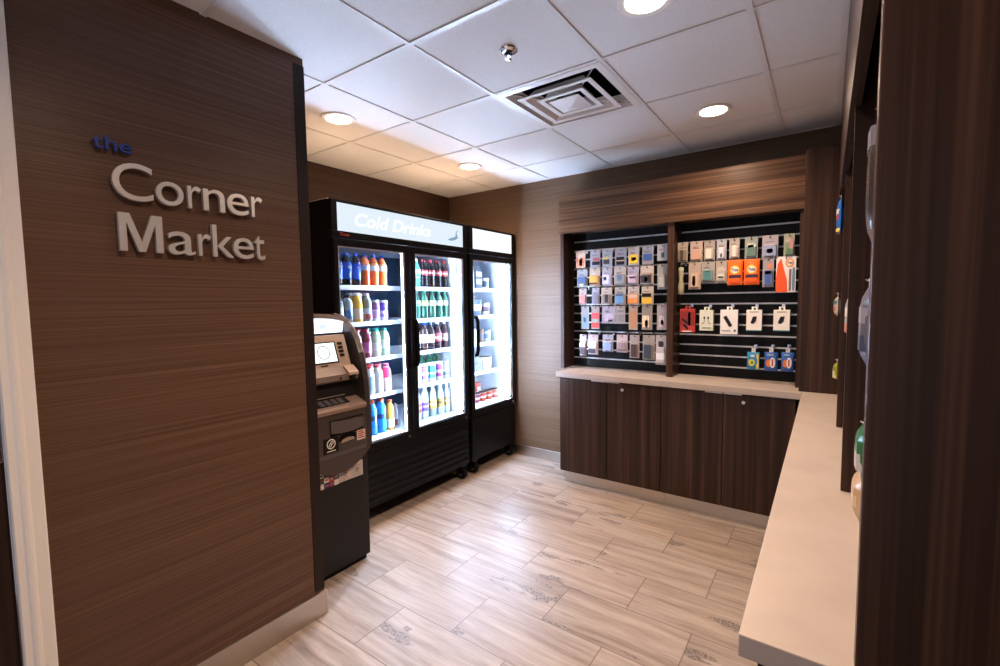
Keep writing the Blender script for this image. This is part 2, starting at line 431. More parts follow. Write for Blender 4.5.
# ---------------------------------------------------------------- coolers
FX = -.97
def cooler(y0, y1, glass, label, header, hl):
    n = len(glass)
    t = thing('display_refrigerator', label, 'refrigerator', (-1.38, (y0 + y1) / 2, 0), 'black glass-door coolers')
    XBk = -1.79
    c = MB()
    c.box(XBk, y0, .13, -1.005, y0 + .045, 2.155).box(XBk, y1 - .045, .13, -1.005, y1, 2.155)
    c.box(XBk, y0 + .045, .13, XBk + .05, y1 - .045, 2.155).box(XBk + .05, y0 + .045, 1.93, -1.005, y1 - .045, 2.155).box(XBk + .05, y0 + .045, .13, -1.005, y1 - .045, .535)
    c.box(-1.005, y0, 1.925, FX, y1, 1.965, .003).box(-1.005, y0, 2.138, FX, y1, 2.155, .003)
    c.box(-1.005, y0, 1.965, FX, glass[0][0] + .0, 2.138).box(-1.005, glass[-1][1], 1.965, FX, y1, 2.138)
    c.build('cabinet', M['black'], t)
    l = MB()
    MB().box(XBk + .05, y0 + .045, .535, XBk + .055, y1 - .045, 1.93).build('shaded_back_liner', paint('31536e', .5), t)  # slate blue stands in for shade on the white rear liner
    l.box(XBk + .055, y0 + .045, .535, -1.02, y0 + .05, 1.93).box(XBk + .055, y1 - .05, .535, -1.02, y1 - .045, 1.93)
    l.box(XBk + .055, y0 + .05, 1.92, -1.02, y1 - .05, 1.93).box(XBk + .055, y0 + .05, .535, -1.02, y1 - .05, .572)
    l.build('liner', M['liner'], t)
    MB().box(XBk + .01, y0 + .004, 2.1555, -1.012, y1 - .004, 2.160).build('top_panel', paint('cfcac2', .55, .1), t)
    # header
    h = MB().box(-1.0, glass[0][0], 1.966, FX - .004, glass[-1][1], 2.137).build('header_sign', M['sign'] if header else M['signwhite'], t)
    if header:
        a0, a1 = glass[0][0], glass[-1][1]; wd = a1 - a0
        place_text('Cold Drinks', '+x', a0 + wd * .11, a0 + wd * .69, 2.008, 2.092, FX - .004, .0015, 'lettering', M['signwhite'], h, .02, .25)
        s = MB()
        pts = [(.845, .25), (.875, .22), (.92, .28), (.95, .40), (.935, .62), (.955, .80), (.93, .66), (.925, .46), (.905, .40), (.88, .36)]
        s.prism([(a0 + wd * u, 1.966 + .171 * v) for u, v in pts], 'x', FX - .004, FX - .003)
        s.build('splash_graphic', glow('lit_header_blue', '8fb2ca', .9), h)
        place_text('True', '+x', a0 + .015, a0 + .085, 1.935, 1.955, FX, .001, 'maker_badge', paint('b8402f', .4), t, .01, .2)
    # doors
    bounds = [y0 + .006] + [(glass[i][1] + glass[i + 1][0]) / 2 for i in range(n - 1)] + [y1 - .006]
    for i, (g0, g1) in enumerate(glass):
        b0, b1 = bounds[i] + .002, bounds[i + 1] - .002
        d = MB()
        d.box(-1.0, b0, .52, FX, g0, 1.92, .003).box(-1.0, g1, .52, FX, b1, 1.92, .003).box(-1.0, g0, .52, FX, g1, .578, .003).box(-1.0, g0, 1.872, FX, g1, 1.92, .003)
        d = d.build('door', M['black'], t)
        MB().box(-.988, g0, .578, -.984, g1, 1.872).build('glass_pane', M['glass'], d)
        w = .009
        MB().box(-.984, g0, .578, -.975, g0 + w, 1.872).box(-.984, g1 - w, .578, -.975, g1, 1.872).box(-.984, g0 + w, .578, -.975, g1 - w, .578 + w).box(-.984, g0 + w, 1.872 - w, -.975, g1 - w, 1.872).build('edge_trim', M['alu'], d)
        hy = g1 + .030 if (n == 2 and i == 0) else g0 - .024
        if n == 1: hy = g0 + .018
        MB().prism([(FX, 1.04), (FX + .022, 1.05), (FX + .036, 1.10), (FX + .036, 1.34), (FX + .022, 1.39), (FX, 1.40), (FX, 1.375), (FX + .012, 1.365), (FX + .020, 1.33), (FX + .020, 1.11), (FX + .012, 1.075), (FX, 1.065)], 'y', hy - .014, hy + .014).build('handle', M['blackgloss'], d)
        MB().cyl((FX, (b0 + b1) / 2 + (b1 - b0) * .42, .545), (FX + .004, (b0 + b1) / 2 + (b1 - b0) * .42, .545), .011, 14).build('lock', M['chrome'], d)
        # lit strips on the inner edge of the opening
        for yy in ([g0 - .012, g1 + .004] if n == 1 else ([g0 - .012, g1 + .020] if i == 0 else [g0 - .034, g1 + .004])):
            MB().box(-1.030, yy, .60, -1.018, yy + .012, 1.86).build('light_strip', M['led'], t)
            MB().box(-1.036, yy - .002, .59, -1.0305, yy + .014, 1.87).build('added_light_shield', M['black'], t)  # black shield added behind each strip to cut the light going inward
    # grille
    gr = MB().box(-1.0, y0 + .01, .13, -.985, y1 - .01, .512)
    if n == 2:
        for k in range(6):
            z = .16 + k * .048
            gr.prism([(-.985, z), (FX, z - .004), (FX, z + .014), (-.985, z + .030)], 'y', y0 + .03, y1 - .03)
    else:
        gr.box(-.985, y0 + .02, .15, -.978, y1 - .02, .50, .003)
    gr.build('grille', M['black'], t)
    # shelves
    for z in (1.634, 1.385, 1.130, .866):
        s = MB()
        k = 0; yy = y0 + .055
        while yy < y1 - .055:
            s.box(-1.70, yy, z - .006, -1.115, yy + .004, z); yy += .022
        for x in (-1.70, -1.52, -1.34, -1.125): s.box(x, y0 + .05, z - .012, x + .006, y1 - .05, z - .006)
        s.box(-1.115, y0 + .05, z - .026, -1.111, y1 - .05, z + .004)
        s.build('shelf', M['wire'], t)
    s = MB()
    for yy in ([glass[0][1] + .02] if n == 2 else []): s.box(-1.045, yy, .575, -1.03, yy + .06, 1.92)
    if n == 2: s.build('mullion', M['liner'], t)
    else: s.bm.free()
    # casters
    for x in (-1.03, -1.70):
        for y in (y0 + .09, y1 - .055):
            f = MB(); f.box(x - .028, y - .030, .105, x + .028, y + .030, .13).box(x - .02, y - .024, .045, x + .02, y - .020, .11).box(x - .02, y + .020, .045, x + .02, y + .024, .11)
            f = f.build('caster', M['black'], t)
            MB().cyl((x, y - .017, .05), (x, y + .017, .05), .05, 20).build('wheel', M['rubber'], f)
            MB().cyl((x, y - .0185, .05), (x, y + .0185, .05), .022, 16).build('hub', paint('9a9a9a', .3, .8), f)
    return t
cooler(.262, 1.558, [(.303, .853), (.953, 1.502)], 'wide black two-door drinks cooler with lit Cold Drinks header', True, None)
cooler(1.574, 2.278, [(1.629, 2.222)], 'narrow black one-door cooler with plain lit header in the corner', False, None)

# ---------------------------------------------------------------- drinks and food in the coolers
SHELF = [1.6345, 1.3855, 1.1305, .8665, .5725]
SHN = ['top shelf', 'second shelf', 'third shelf', 'fourth shelf', 'bottom shelf']
BOT = [(.033, 0), (.036, .006), (.036, .055), (.0335, .075), (.036, .095), (.036, .145), (.030, .168), (.018, .19), (.0135, .203), (.0135, .207)]
BROAD = [(.036, 0), (.039, .006), (.039, .06), (.036, .09), (.039, .12), (.037, .150), (.026, .172), (.019, .182), (.019, .187)]
SLIM = [(.028, 0), (.031, .006), (.031, .15), (.026, .175), (.014, .20), (.0125, .215), (.0125, .220)]
CAN = [(.025, 0), (.031, .008), (.031, .135), (.027, .146), (.026, .147)]
def bottle(x, y, z, prof, body, cap, bands, label, group, s=1., cat='bottle', name='drink_bottle', clear=False, rs=None):
    p = [(r * (rs or s), h * s) for r, h in prof]
    t = thing(name, label, cat, (x, y, z), group)
    MB().lathe(p, (x, y, z), 18).build('body', paint(body, .16, 0, 0, .72 if clear else 1.), t, smooth=True)
    top = p[-1]
    if cap: MB().lathe([(top[0] * 1.12, -.002), (top[0] * 1.15, .001), (top[0] * 1.15, .014), (top[0] * 1.0, .017)], (x, y, z + top[1]), 16).build('cap', paint(cap, .35), t, smooth=True)
    for (h0, h1, c, e) in bands:
        H1 = p[-1][1]
        def rad(h):
            for (r0, a), (r1, b) in zip(p, p[1:]):
                if a <= h <= b: return r0 + (r1 - r0) * (h - a) / max(b - a, 1e-6)
            return p[-1][0]
        hs = [h0 * H1] + [h for r, h in p if h0 * H1 < h < h1 * H1] + [h1 * H1]
        lb = MB().lathe([(rad(h) + .0009 + e, h) for h in hs], (x, y, z), 18).build('wrap', paint(c, .4), t, smooth=True)
    return t
def emblem(t, x, y, z, r, cols):
    """round mark on the front of a label"""
    for k, (c, a, b) in enumerate(cols):
        pts = []
        for i in range(13):
            an = a + (b - a) * i / 12; pts.append((y + r * math.cos(an), z + r * math.sin(an)))
        MB().prism(pts, 'x', x, x + .0012).build('emblem', paint(c, .4), t)

def row(door, shelf, ys, specs, xf=-1.158, back=None):
    ys = [1.026 * y + .038 for y in ys]
    over = max(0, ys[-1] - 1.462) if ys[-1] > 1.2 else 0
    ys = [y - over for y in ys]
    for k, (y, s) in enumerate(zip(ys, specs)):
        prof, body, cap, bands, desc, kw = s
        kw = dict(kw); em = kw.pop('em', None)
        lab = f'{desc}, {ORD[k]} from left, {SHN[shelf]}, {door}'
        t = bottle(xf, y, SHELF[shelf], prof, body, cap, bands, lab, f'drinks on the {SHN[shelf]} behind the {door}', **kw)
        if back and k in back:
            bottle(xf - .085, y + .004, SHELF[shelf], prof, body, cap, bands, f'{desc}, behind the {ORD[k]} from left, {SHN[shelf]}, {door}', f'second row on the {SHN[shelf]} behind the {door}', **kw)
        if em: emblem(t, xf + .0368, y + .004, SHELF[shelf] + .125, .016, em)
LD, RD = 'left cooler door', 'right cooler door'
cola = (BOT, '14100f', '1f4fb8', [(.22, .72, '1d55c8', 0), (.72, .78, '16286a', 0)], 'blue-wrapped cola bottle', dict(em=[('e8eef6', 0, 2 * PI), ('c9283a', .2, PI - .2), ('1a3f9c', PI + .2, 2 * PI - .2)]))
orange = (BOT, 'f2672c', '2a3f8f', [(.50, .78, 'f08a5a', 0), (.54, .70, 'dfe3ef', .0006)], 'orange soda bottle with blue cap', dict())
row(LD, 0, [.372, .443, .518, .592, .668, .742], [cola, cola, cola, orange, orange, orange][0:3] + [orange] * 3, back=(1, 2, 3, 4, 5))
row(LD, 1, [.372, .443, .519, .597, .672, .747], [
    (BROAD, '8b9298', '2b2220', [(.20, .60, 'c9d4de', 0)], 'grey glass bottle', dict(s=.92)),
    (BROAD, '9aa0a2', '2b2220', [(.16, .50, '3f5f86', 0)], 'grey bottle with blue band', dict(s=.92)),
    (BROAD, 'e3a93c', 'e9e6e0', [(.12, .50, 'd9b8a0', 0)], 'yellow juice bottle with white cap', dict()),
    (BROAD, '7c8578', 'e9e6e0', [(.10, .52, '9fb3d6', 0), (.10, .30, '8e3a34', .0005)], 'grey-green bottle with white cap', dict(s=.98)),
    (CAN, 'cdc9dc', None, [(.55, .9, '7a4a78', 0), (.15, .5, 'a88aa8', 0)], 'white and plum drink can', dict(cat='can', name='drink_can', s=1.02)),
    (CAN, 'dcdcec', None, [(.5, .88, '5b4ab8', 0), (.2, .36, '9a86c0', 0)], 'white and violet drink can', dict(cat='can', name='drink_can', s=1.02))], back=(1, 2, 3, 4, 5))
row(LD, 2, [.424, .505, .585, .664, .744], [
    (BROAD, '6d3038', 'c0303c', [(.15, .55, 'caa6a2', 0)], 'dark red juice bottle with red cap', dict()),
    (BROAD, '4a2f3c', 'c0303c', [(.1, .45, 'b98a8e', 0)], 'brown juice bottle with red cap', dict()),
    (BROAD, '7b2748', 'c02a4c', [(.2, .6, 'b7639a', 0)], 'magenta juice bottle with red cap', dict()),
    (BROAD, 'a8c3a6', '2aa39a', [(.25, .55, 'c6d8c2', 0)], 'mint juice bottle with teal cap', dict()),
    (BROAD, 'aacbb4', '2aa39a', [(.3, .65, 'dfeade', 0)], 'pale green bottle with white wrap', dict())], back=(1, 2, 3, 4))
row(LD, 3, [.45, .528, .601, .676, .752], [
    (BROAD, 'd8e4f0', 'c43a48', [(.15, .6, 'a9c4e4', 0)], 'pale blue bottle with red cap', dict()),
    (BROAD, 'c9d8ea', 'c43a48', [(.2, .5, 'e8d0d0', 0)], 'milky blue bottle', dict()),
    (BROAD, 'dbe6f2', 'd8404c', [(.15, .7, '8fb4e0', 0)], 'white bottle with blue wrap', dict()),
    (BROAD, 'f0efee', 'e0606c', [(.2, .7, 'f6e6e2', 0)], 'white milk bottle', dict()),
    (BROAD, 'f0dde2', 'e06a8c', [(.55, .95, 'e0386e', 0)], 'white and pink bottle', dict())], back=(1, 2, 3, 4))
row(LD, 4, [.44, .53, .612, .694, .774, .832], [
    (BROAD, '2b8fe0', 'c9472c', [(.45, .6, '1c3f78', 0)], 'bright blue sports drink', dict(s=1.22, rs=1.)),
    (BROAD, '2b8fe0', 'c9472c', [(.45, .6, '1c3f78', 0)], 'clear blue sports drink', dict(s=1.22, rs=1.)),
    (BROAD, '2f9ae8', 'c9472c', [(.45, .6, '1c3f78', 0)], 'big blue sports drink', dict(s=1.22, rs=1.)),
    (BROAD, '38a4ee', 'c9472c', [(.45, .6, '1c3f78', 0)], 'tall blue sports drink', dict(s=1.22, rs=1.)),
    (BROAD, 'e6a23e', 'd8622c', [(.1, .4, 'd8d2c8', 0)], 'orange juice bottle', dict(s=1.1, rs=.95)),
    (SLIM, 'dfe6ee', 'e8e8e8', [(.1, .4, '7a3a3a', 0)], 'slim white bottle', dict(s=.75, rs=.6))])
redcola = (BOT, '150d0c', 'b8202a', [(.47, .68, 'b83038', 0), (.54, .61, 'e3b8b4', .0006)], 'dark cola bottle with red wrap', dict())
row(RD, 0, [1.045, 1.119, 1.196, 1.276, 1.356, 1.432], [
    (BOT, '3f7f86', 'd5e2e4', [(.4, .7, '6fb0b8', 0)], 'sea-green water bottle', dict()),
    (BOT, '4f9a92', 'e4ecec', [(.35, .68, 'a6d0c8', 0), (.4, .5, '3b7fa0', .0006)], 'teal water bottle', dict())] + [redcola] * 4, back=(1, 2, 3, 4, 5))
def gb(lab, c1, c2): return (BOT, '1f5a44', '1f8a5a', [(.50, .70, c1, 0), (.52, .60, c2, .0006)], lab, dict())
row(RD, 1, [1.04, 1.115, 1.199, 1.286, 1.366, 1.436], [gb('dark green soda bottle', 'a8d8c4', 'e8f2ea'), gb('green soda bottle with white wrap', 'd4ecdc', '4aa66c'),
    gb('green soda bottle with lime wrap', 'a6d84a', 'e4f0c0'), gb('green soda bottle with silver wrap', 'cdd4d0', 'e8ecea'), gb('green soda bottle with grey wrap', 'a4adaa', 'd8dcda'), gb('deep green soda bottle', '8a9490', 'c8cecb')], back=(1, 2, 3, 4, 5))
row(RD, 2, [1.06, 1.143, 1.216, 1.296, 1.378], [
    (BOT, '33221e', '2a52b0', [(.3, .65, 'e0c050', 0)], 'brown tea bottle with yellow wrap', dict()),
    (BOT, '3a2420', '2a52b0', [(.3, .62, 'e6dcc0', 0), (.4, .5, 'd8b030', .0006)], 'brown tea bottle with cream wrap', dict()),
    (BOT, '2c2026', '2f5cc0', [(.28, .6, 'e0c8a8', 0)], 'brown tea bottle with tan wrap', dict()),
    (BOT, '301a20', 'd8dce6', [(.3, .64, 'b8405a', 0), (.4, .5, 'e8d8d8', .0006)], 'dark bottle with crimson wrap', dict()),
    (BOT, '2f1c20', 'd8dce6', [(.3, .6, 'cc8a90', 0), (.36, .44, 'f0e4e0', .0006)], 'dark bottle with pink wrap', dict())], back=(1, 2, 3, 4))
row(RD, 3, [1.063, 1.137, 1.225, 1.309, 1.388], [
    (CAN, 'd8d6e4', None, [(.15, .85, 'b8b0d4', 0)], 'pale lilac can', dict(cat='can', name='drink_can', s=1.05)),
    (CAN, 'dcd4ea', None, [(.2, .88, '8a60b8', 0), (.4, .55, 'e8e4f0', .0006)], 'purple can', dict(cat='can', name='drink_can', s=1.05)),
    (CAN, 'd4e8e6', None, [(.2, .85, '3fa8a0', 0), (.4, .5, 'e2f2ec', .0006)], 'teal can', dict(cat='can', name='drink_can', s=1.05)),
    (CAN, 'e4d4e4', None, [(.2, .88, 'a8428e', 0), (.42, .56, 'ead8ea', .0006)], 'magenta can', dict(cat='can', name='drink_can', s=1.05)),
    (CAN, 'dbe6ea', None, [(.2, .4, '5f8f9a', 0)], 'silver-white can', dict(cat='can', name='drink_can', s=1.05))])
for k, y in enumerate((1.19, 1.275, 1.36, 1.44)):
    bottle(-1.275, y + .02, SHELF[3], BOT, '1f6a50', '2a9a6a', [(.5, .7, '7ac0a0', 0)], f'green bottle behind the cans, {ORD[k]} from left, fourth shelf, {RD}', 'green bottles behind the cans')
def wt(lab, c, c2): return (SLIM, 'b4c6d4', 'e6ecf2', [(.28, .58, c, 0), (.4, .48, c2, .0006)], lab, dict(s=1.08))
row(RD, 4, [1.02, 1.09, 1.166, 1.256, 1.345, 1.42], [wt('water bottle with copper wrap', 'a8683c', 'd8a878'), wt('water bottle with brick wrap', '9a4a38', 'd0a090'), wt('water bottle with violet wrap', '5a3aa0', '9a80d0'),
    wt('water bottle with gold wrap', 'c09a30', 'e8d890'), wt('water bottle with dark gold wrap', 'a8862c', '6a5420'), wt('water bottle with ochre wrap', 'b08a3a', 'd8c8a0')], back=(1, 2, 3, 4, 5))
# the narrow cooler: cartons, cups and packs
ND = 'narrow corner cooler'
def nar(y): return 1.70 + (y - 1.71) * (2.178 - 1.70) / (2.163 - 1.71)
def carton(y, shelf, w, h, c, bands, desc, k, xf=-1.175, d=.07):
    y = nar(y)
    z = SHELF[shelf]
    t = thing('food_carton', f'{desc}, {ORD[k]} from left, {SHN[shelf]}, {ND}', 'carton', (xf, y, z), f'food on the {SHN[shelf]} of the {ND}')
    MB().prism([(xf - d / 2, z), (xf + d / 2, z), (xf + d / 2, z + h * .82), (xf, z + h), (xf - d / 2, z + h * .82)], 'y', y - w / 2, y + w / 2).build('box', paint(c, .4), t)
    for b0, b1, cc in bands:
        MB().box(xf + d / 2, y - w * .42, z + h * b0, xf + d / 2 + .0015, y + w * .42, z + h * b1).build('print', paint(cc, .4), t)
def cup(y, shelf, r, h, c, lid, bands, desc, k, xf=-1.19):
    y = nar(y)
    z = SHELF[shelf]
    bottle(xf, y, z, [(r * .78, 0), (r * .82, .004), (r, h * .96), (r * 1.06, h * .97), (r * 1.06, h)], c, None, bands + [(.955, 1.0, lid, .001)],
           f'{desc}, {ORD[k]} from left, {SHN[shelf]}, {ND}', f'food on the {SHN[shelf]} of the {ND}', cat='cup', name='food_cup')
carton(1.70, 0, .075, .19, 'dfe6ec', [(.2, .5, '55606c')], 'white drink carton with grey print', 0)
carton(1.818, 0, .08, .20, 'e8eef4', [(.45, .8, '3a4450'), (.1, .3, '9aa6b4')], 'white drink carton with black panel', 1)
carton(1.925, 0, .095, .21, '2f3b46', [(.2, .42, '8a98a6'), (.55, .74, 'c8d4de')], 'tall dark drink carton', 2)
cup(2.06, 0, .05, .10, 'e9eef2', 'f4f6f8', [(.2, .75, '4f6072', 0)], 'white yogurt tub', 3)
cup(1.72, 1, .042, .1, 'f0f2f4', 'e4eaf0', [(.25, .7, '6a7a90', 0)], 'small white tub', 0)
cup(1.827, 1, .048, .12, 'f2f2ee', 'f4f6f8', [(.3, .7, 'dfe0d0', 0)], 'white tub with cream band', 1)
cup(1.945, 1, .05, .15, '4e5a70', '2f3040', [(.3, .7, 'b6b0c8', 0)], 'dark blue-grey tub', 2)
cup(2.07, 1, .045, .12, 'e8ecf0', '6a5058', [(.3, .7, '5d4650', 0)], 'white tub with brown lid', 3)
carton(1.75, 2, .09, .12, 'eef2f4', [(.2, .6, 'b0c0cc')], 'white snack box', 0)
carton(1.868, 2, .09, .13, 'f2f4f6', [(.2, .6, 'd0dae4')], 'plain white snack box', 1)
cup(1.975, 2, .045, .13, '6a5244', '3a2c26', [(.3, .65, '4d4a58', 0)], 'brown jar', 2)
cup(2.085, 2, .042, .11, 'd6dfea', '4a68a0', [(.3, .7, '7890c0', 0)], 'blue-banded tub', 3)
cup(1.72, 3, .042, .09, 'f0f2f4', 'e4eaf0', [(.25, .7, '7a8798', 0)], 'low white tub', 0)
cup(1.825, 3, .04, .11, 'eef0f2', 'e8ecf0', [(.3, .7, '8a93a2', 0)], 'white tub', 1)
carton(1.92, 3, .06, .13, '8a94a4', [(.2, .7, '4d5668')], 'grey snack box', 2)
cup(2.06, 3, .062, .12, 'f4ece0', 'f8f4ea', [(.3, .7, 'efe0c8', 0)], 'large cream tub', 3)
for k, (y, c, l_) in enumerate(((1.71, 'b83c38', 'e4d8d4'), (1.80, 'a8343a', 'dcd0cc'), (1.89, '8e4a5a', 'd8ccd0'), (1.98, 'c0463c', 'ead8cc'), (2.07, 'c86044', 'f0dcc8'), (2.163, 'd0806a', 'f4e4d4'))):
    cup(y, 4, .043, .085, c, l_, [(.4, .6, 'e6c6bc', 0)], 'red fruit cup in the front row', k, -1.17)
for k, (y, c) in enumerate(((1.76, 'a03038'), (1.86, '6c3a50'), (1.97, '4a4458'), (2.07, 'b85a48'))):
    z = SHELF[4]
    t = thing('food_pack', f'rounded fruit pouch behind the red cups, {ORD[k]} from left, bottom shelf, {ND}', 'pouch', (-1.30, y, z), 'fruit pouches behind the cups')
    MB().box(-1.325, y - .042, z, -1.275, y + .042, z + .15, .018).build('pouch', paint(c, .3), t)
    MB().box(-1.2752, y - .03, z + .05, -1.2735, y + .03, z + .11).build('print', paint('dccfd0', .4), t)

# ---------------------------------------------------------------- cash machine
AY0, AY1 = -.166, .256; AC = (AY0 + AY1) / 2
at = thing('cash_machine', 'grey cash machine with lit screen standing beside the drinks cooler', 'cash machine', (-.9, AC, 0))
grey = paint('463c38', .36); greyl = paint('a08a7c', .34); greyd = paint('272425', .42); silver = paint('b0a29a', .3, .4)
MB().box(-1.2, AY0 + .02, 0, -.71, AY1 - .02, .03).build('plinth', M['black'], at)
MB().box(-1.22, AY0 + .01, .03, -.69, AY1 - .004, .66, .006).build('base_cabinet', greyd, at)
# curved side cheeks
prof = [(-1.2, .69), (-.69, .685), (-.664, .69), (-.652, .70), (-.650, .80), (-.654, .93), (-.662, 1.06), (-.680, 1.16), (-.700, 1.235), (-.735, 1.31), (-.785, 1.375), (-.835, 1.42), (-.89, 1.445), (-.97, 1.455), (-1.2, 1.455)]
for (a, b) in ((AY0, AY0 + .034), (AY1 - .034, AY1)):
    MB().prism(prof, 'y', a, b).build('side_cheek', paint('3d3838', .22), at)
    # bright edge strip following the curve
    e = MB()
    for (x0, z0), (x1, z1) in zip(prof[5:13], prof[6:14]):
        e.cyl((x0 + .001, b if a > 0 else a, z0), (x1 + .001, b if a > 0 else a, z1), .003, 6)
    e.build('edge_strip', silver, at)
iy0, iy1 = AY0 + .034, AY1 - .034
# body behind the fascia
MB().prism([(-1.2, .66), (-.80, .66), (-.80, 1.14), (-.86, 1.40), (-.90, 1.43), (-1.2, 1.43)], 'y', iy0, iy1).build('housing', greyd, at)
# arched cap over the lit header
arch = []
for i in range(17):
    u = -1 + i / 8; arch.append((AC + u * .21, 1.425 + .035 * (1 - u * u)))
MB().prism(arch + [(y, z - .022) for y, z in arch[::-1]], 'x', -1.15, -.83).build('top_cap', silver, at)
arch2 = [(AC + (-1 + i / 8) * .178, 1.408 + .026 * (1 - (-1 + i / 8) ** 2)) for i in range(17)]
MB().prism(arch2 + [(iy1 - .004, 1.405), (iy1 - .012, 1.350), (iy0 + .012, 1.350), (iy0 + .004, 1.405)], 'x', -.86, -.832).build('lit_header', glow('atm_header', 'eef0ff', 2.2), at)
place_text('ATM', '+x', -.005, .10, 1.368, 1.405, -.832, .001, 'lettering', glow('atm_header_print', 'b8c4e0', 1.6), at.children[-1], .02)
# tilted bezel with screen and soft keys
bz = MB().prism([(-.735, 1.165), (-.795, 1.338), (-.82, 1.338), (-.80, 1.15)], 'y', iy0, iy1 - .030).build('screen_bezel', greyl, at)
def on_bezel(mb, y0, y1, t0, t1, thick=.003):
    """slab lying on the tilted bezel, t from 0 (bottom) to 1 (top)"""
    b0, b1 = Vector((-.735, 0, 1.165)), Vector((-.795, 0, 1.338)); n = Vector((.945, 0, .327))
    p, q = b0.lerp(b1, t0), b0.lerp(b1, t1)
    mb.prism([(p.x, p.z), (q.x, q.z), (q.x + n.x * thick, q.z + n.z * thick), (p.x + n.x * thick, p.z + n.z * thick)], 'y', y0, y1); return mb
on_bezel(MB(), AC - .112, .120, .12, .80, .002).build('screen_frame', M['dark'], bz)
sn = on_bezel(MB(), AC - .105, .110, .17, .76, .0035).build('screen', glow('atm_screen', 'f2f6f6', 1.7), bz)
b0, b1 = Vector((-.735, 0, 1.165)), Vector((-.795, 0, 1.338)); nn = Vector((.945, 0, .327)); tt = (b1 - b0).normalized()
cc = b0.lerp(b1, .47) + nn * .004; yc = .034
rm = MB()
def ringstrip(mb, c, r0, r1, n=28, u=Vector((0, 1, 0)), v=tt, lift=nn * .0006):
    P = []
    for r in (r0, r1): P.append([mb.bm.verts.new(c + u * (r * math.cos(2 * PI * i / n)) + v * (r * math.sin(2 * PI * i / n)) + lift) for i in range(n)])
    for i in range(n): mb.bm.faces.new((P[0][i], P[0][(i + 1) % n], P[1][(i + 1) % n], P[1][i]))
c3 = Vector((cc.x, yc, cc.z))
ringstrip(rm, c3, .034, .039)
for dy, dt, w, h in ((-.010, .006, .016, .005), (.010, -.002, .02, .005), (-.004, -.012, .022, .004), (.006, .014, .012, .004)):
    p = c3 + tt * dt + Vector((0, dy, 0))
    rm.quad(p + Vector((0, -w / 2, 0)) - tt * h / 2 + nn * .0006, p + Vector((0, w / 2, 0)) - tt * h / 2 + nn * .0006, p + Vector((0, w / 2, 0)) + tt * h / 2 + nn * .0006, p + Vector((0, -w / 2, 0)) + tt * h / 2 + nn * .0006)
rm.build('screen_emblem', paint('5f8f78', .4), sn)
for k in range(4):
    on_bezel(MB(), .134, .162, .30 + k * .125, .385 + k * .125, .006).build('soft_key', M['dark'], bz)
on_bezel(MB(), .0, .045, .045, .085, .001).build('badge', M['dark'], bz)
# ledge with card reader
MB().prism([(-.80, 1.165), (-.735, 1.165), (-.688, 1.125), (-.686, 1.095), (-.70, 1.085), (-.80, 1.085)], 'y', iy0, iy1 - .02).build('ledge', paint('7b6a62', .35), at)
cr_ = MB().prism([(-.72, 1.168), (-.672, 1.133), (-.668, 1.118), (-.69, 1.110), (-.73, 1.12)], 'y', .130, .195).build('card_reader', greyl, at)
MB().box(-.688, .142, 1.09, -.668, .172, 1.118, .003).build('card_slot', M['dark'], cr_)
MB().cyl((-.688, .085, 1.105), (-.682, .085, 1.105), .006, 12).build('audio_jack', M['dark'], at)
MB().box(-.80, iy0, .98, -.735, iy1, 1.085).build('recess_panel', greyd, at)
MB().box(-.735, iy0, 1.0, -.731, .14, 1.004).build('chrome_line', silver, at)
# keypad shelf
ks = MB().prism([(-.80, .995), (-.735, .985), (-.652, .952), (-.646, .945), (-.648, .925), (-.80, .925)], 'y', iy0, iy1).build('keypad_shelf', paint('8a7568', .33), at)
kp = MB().prism([(-.735, .9855), (-.680, .9640), (-.680, .968), (-.735, .9895)], 'y', iy0 + .01, .135).build('keypad', greyd, ks)
for i in range(4):
    for j in range(4):
        a = -.728 + j * .0125; zz = .9870 - (a + .735) * .39
        k_ = MB().box(a, -.045 + i * .040, zz, a + .008, -.045 + i * .040 + .028, zz + .005, .001).build('key', paint('6a6470', .35), kp)
# lower fascia with the curved nose
lf = []
for i in range(13):
    u = -1 + i / 6
    lf.append((AC + u * .21, .585 + .095 * u * u))
low = MB()
front = lambda z: -.653 if z > .7 else -.653 - (.7 - z) * .3
secs = [(-.656, .925), (-.650, .80), (-.652, .71), (-.662, .685), (-.69, .680)]
low.prism([(-.80, .925)] + secs + [(-.80, .680)], 'y', iy0, iy1)
lowo = low.build('lower_fascia', grey, at)
nose = MB().prism([(y, z) for y, z in lf] + [(AC + .21, .70), (AC - .21, .70)], 'x', -.74, -.664).build('nose', grey, at)
MB().box(-.66, -.02, .885, -.6495, .200, .889).build('groove', M['dark'], lowo)
# dispenser pocket: a curved hood over a dark slot
hood = []
for i in range(9):
    u = -1 + i / 4; hood.append((.088 + u * .105, .812 + .012 * u * u))
MB().prism(hood + [(.193, .872), (-.017, .885)], 'x', -.652, -.640).build('dispenser_hood', paint('5a5352', .3), lowo)
MB().prism([(-.017, .817), (.193, .823), (.193, .809), (-.017, .803)], 'x', -.652, -.6475).build('dispenser_gap', M['black'], lowo)
MB().prism([(.030, .775), (.045, .800), (.115, .806), (.142, .797), (.142, .772), (.118, .758), (.05, .754)], 'x', -.653, -.6465).build('cash_slot', M['black'], lowo)
MB().prism([(.042, .757), (.13, .763), (.125, .776), (.085, .781), (.05, .773)], 'x', -.653, -.642).build('slot_lip', greyl, lowo)
def sticker(y0, y1, z0, z1, x, mat, name, parent): return MB().box(x, y0, z0, x + .0015, y1, z1).build(name, mat, parent)
sk = sticker(-.062, .030, .718, .800, -.6505, M['dark'], 'emblem_sticker', lowo)
em = MB(); ringstrip(em, Vector((-.649, -.016, .768)), .021, .027, 28, Vector((0, 1, 0)), Vector((0, 0, 1)), Vector((.0008, 0, 0)))
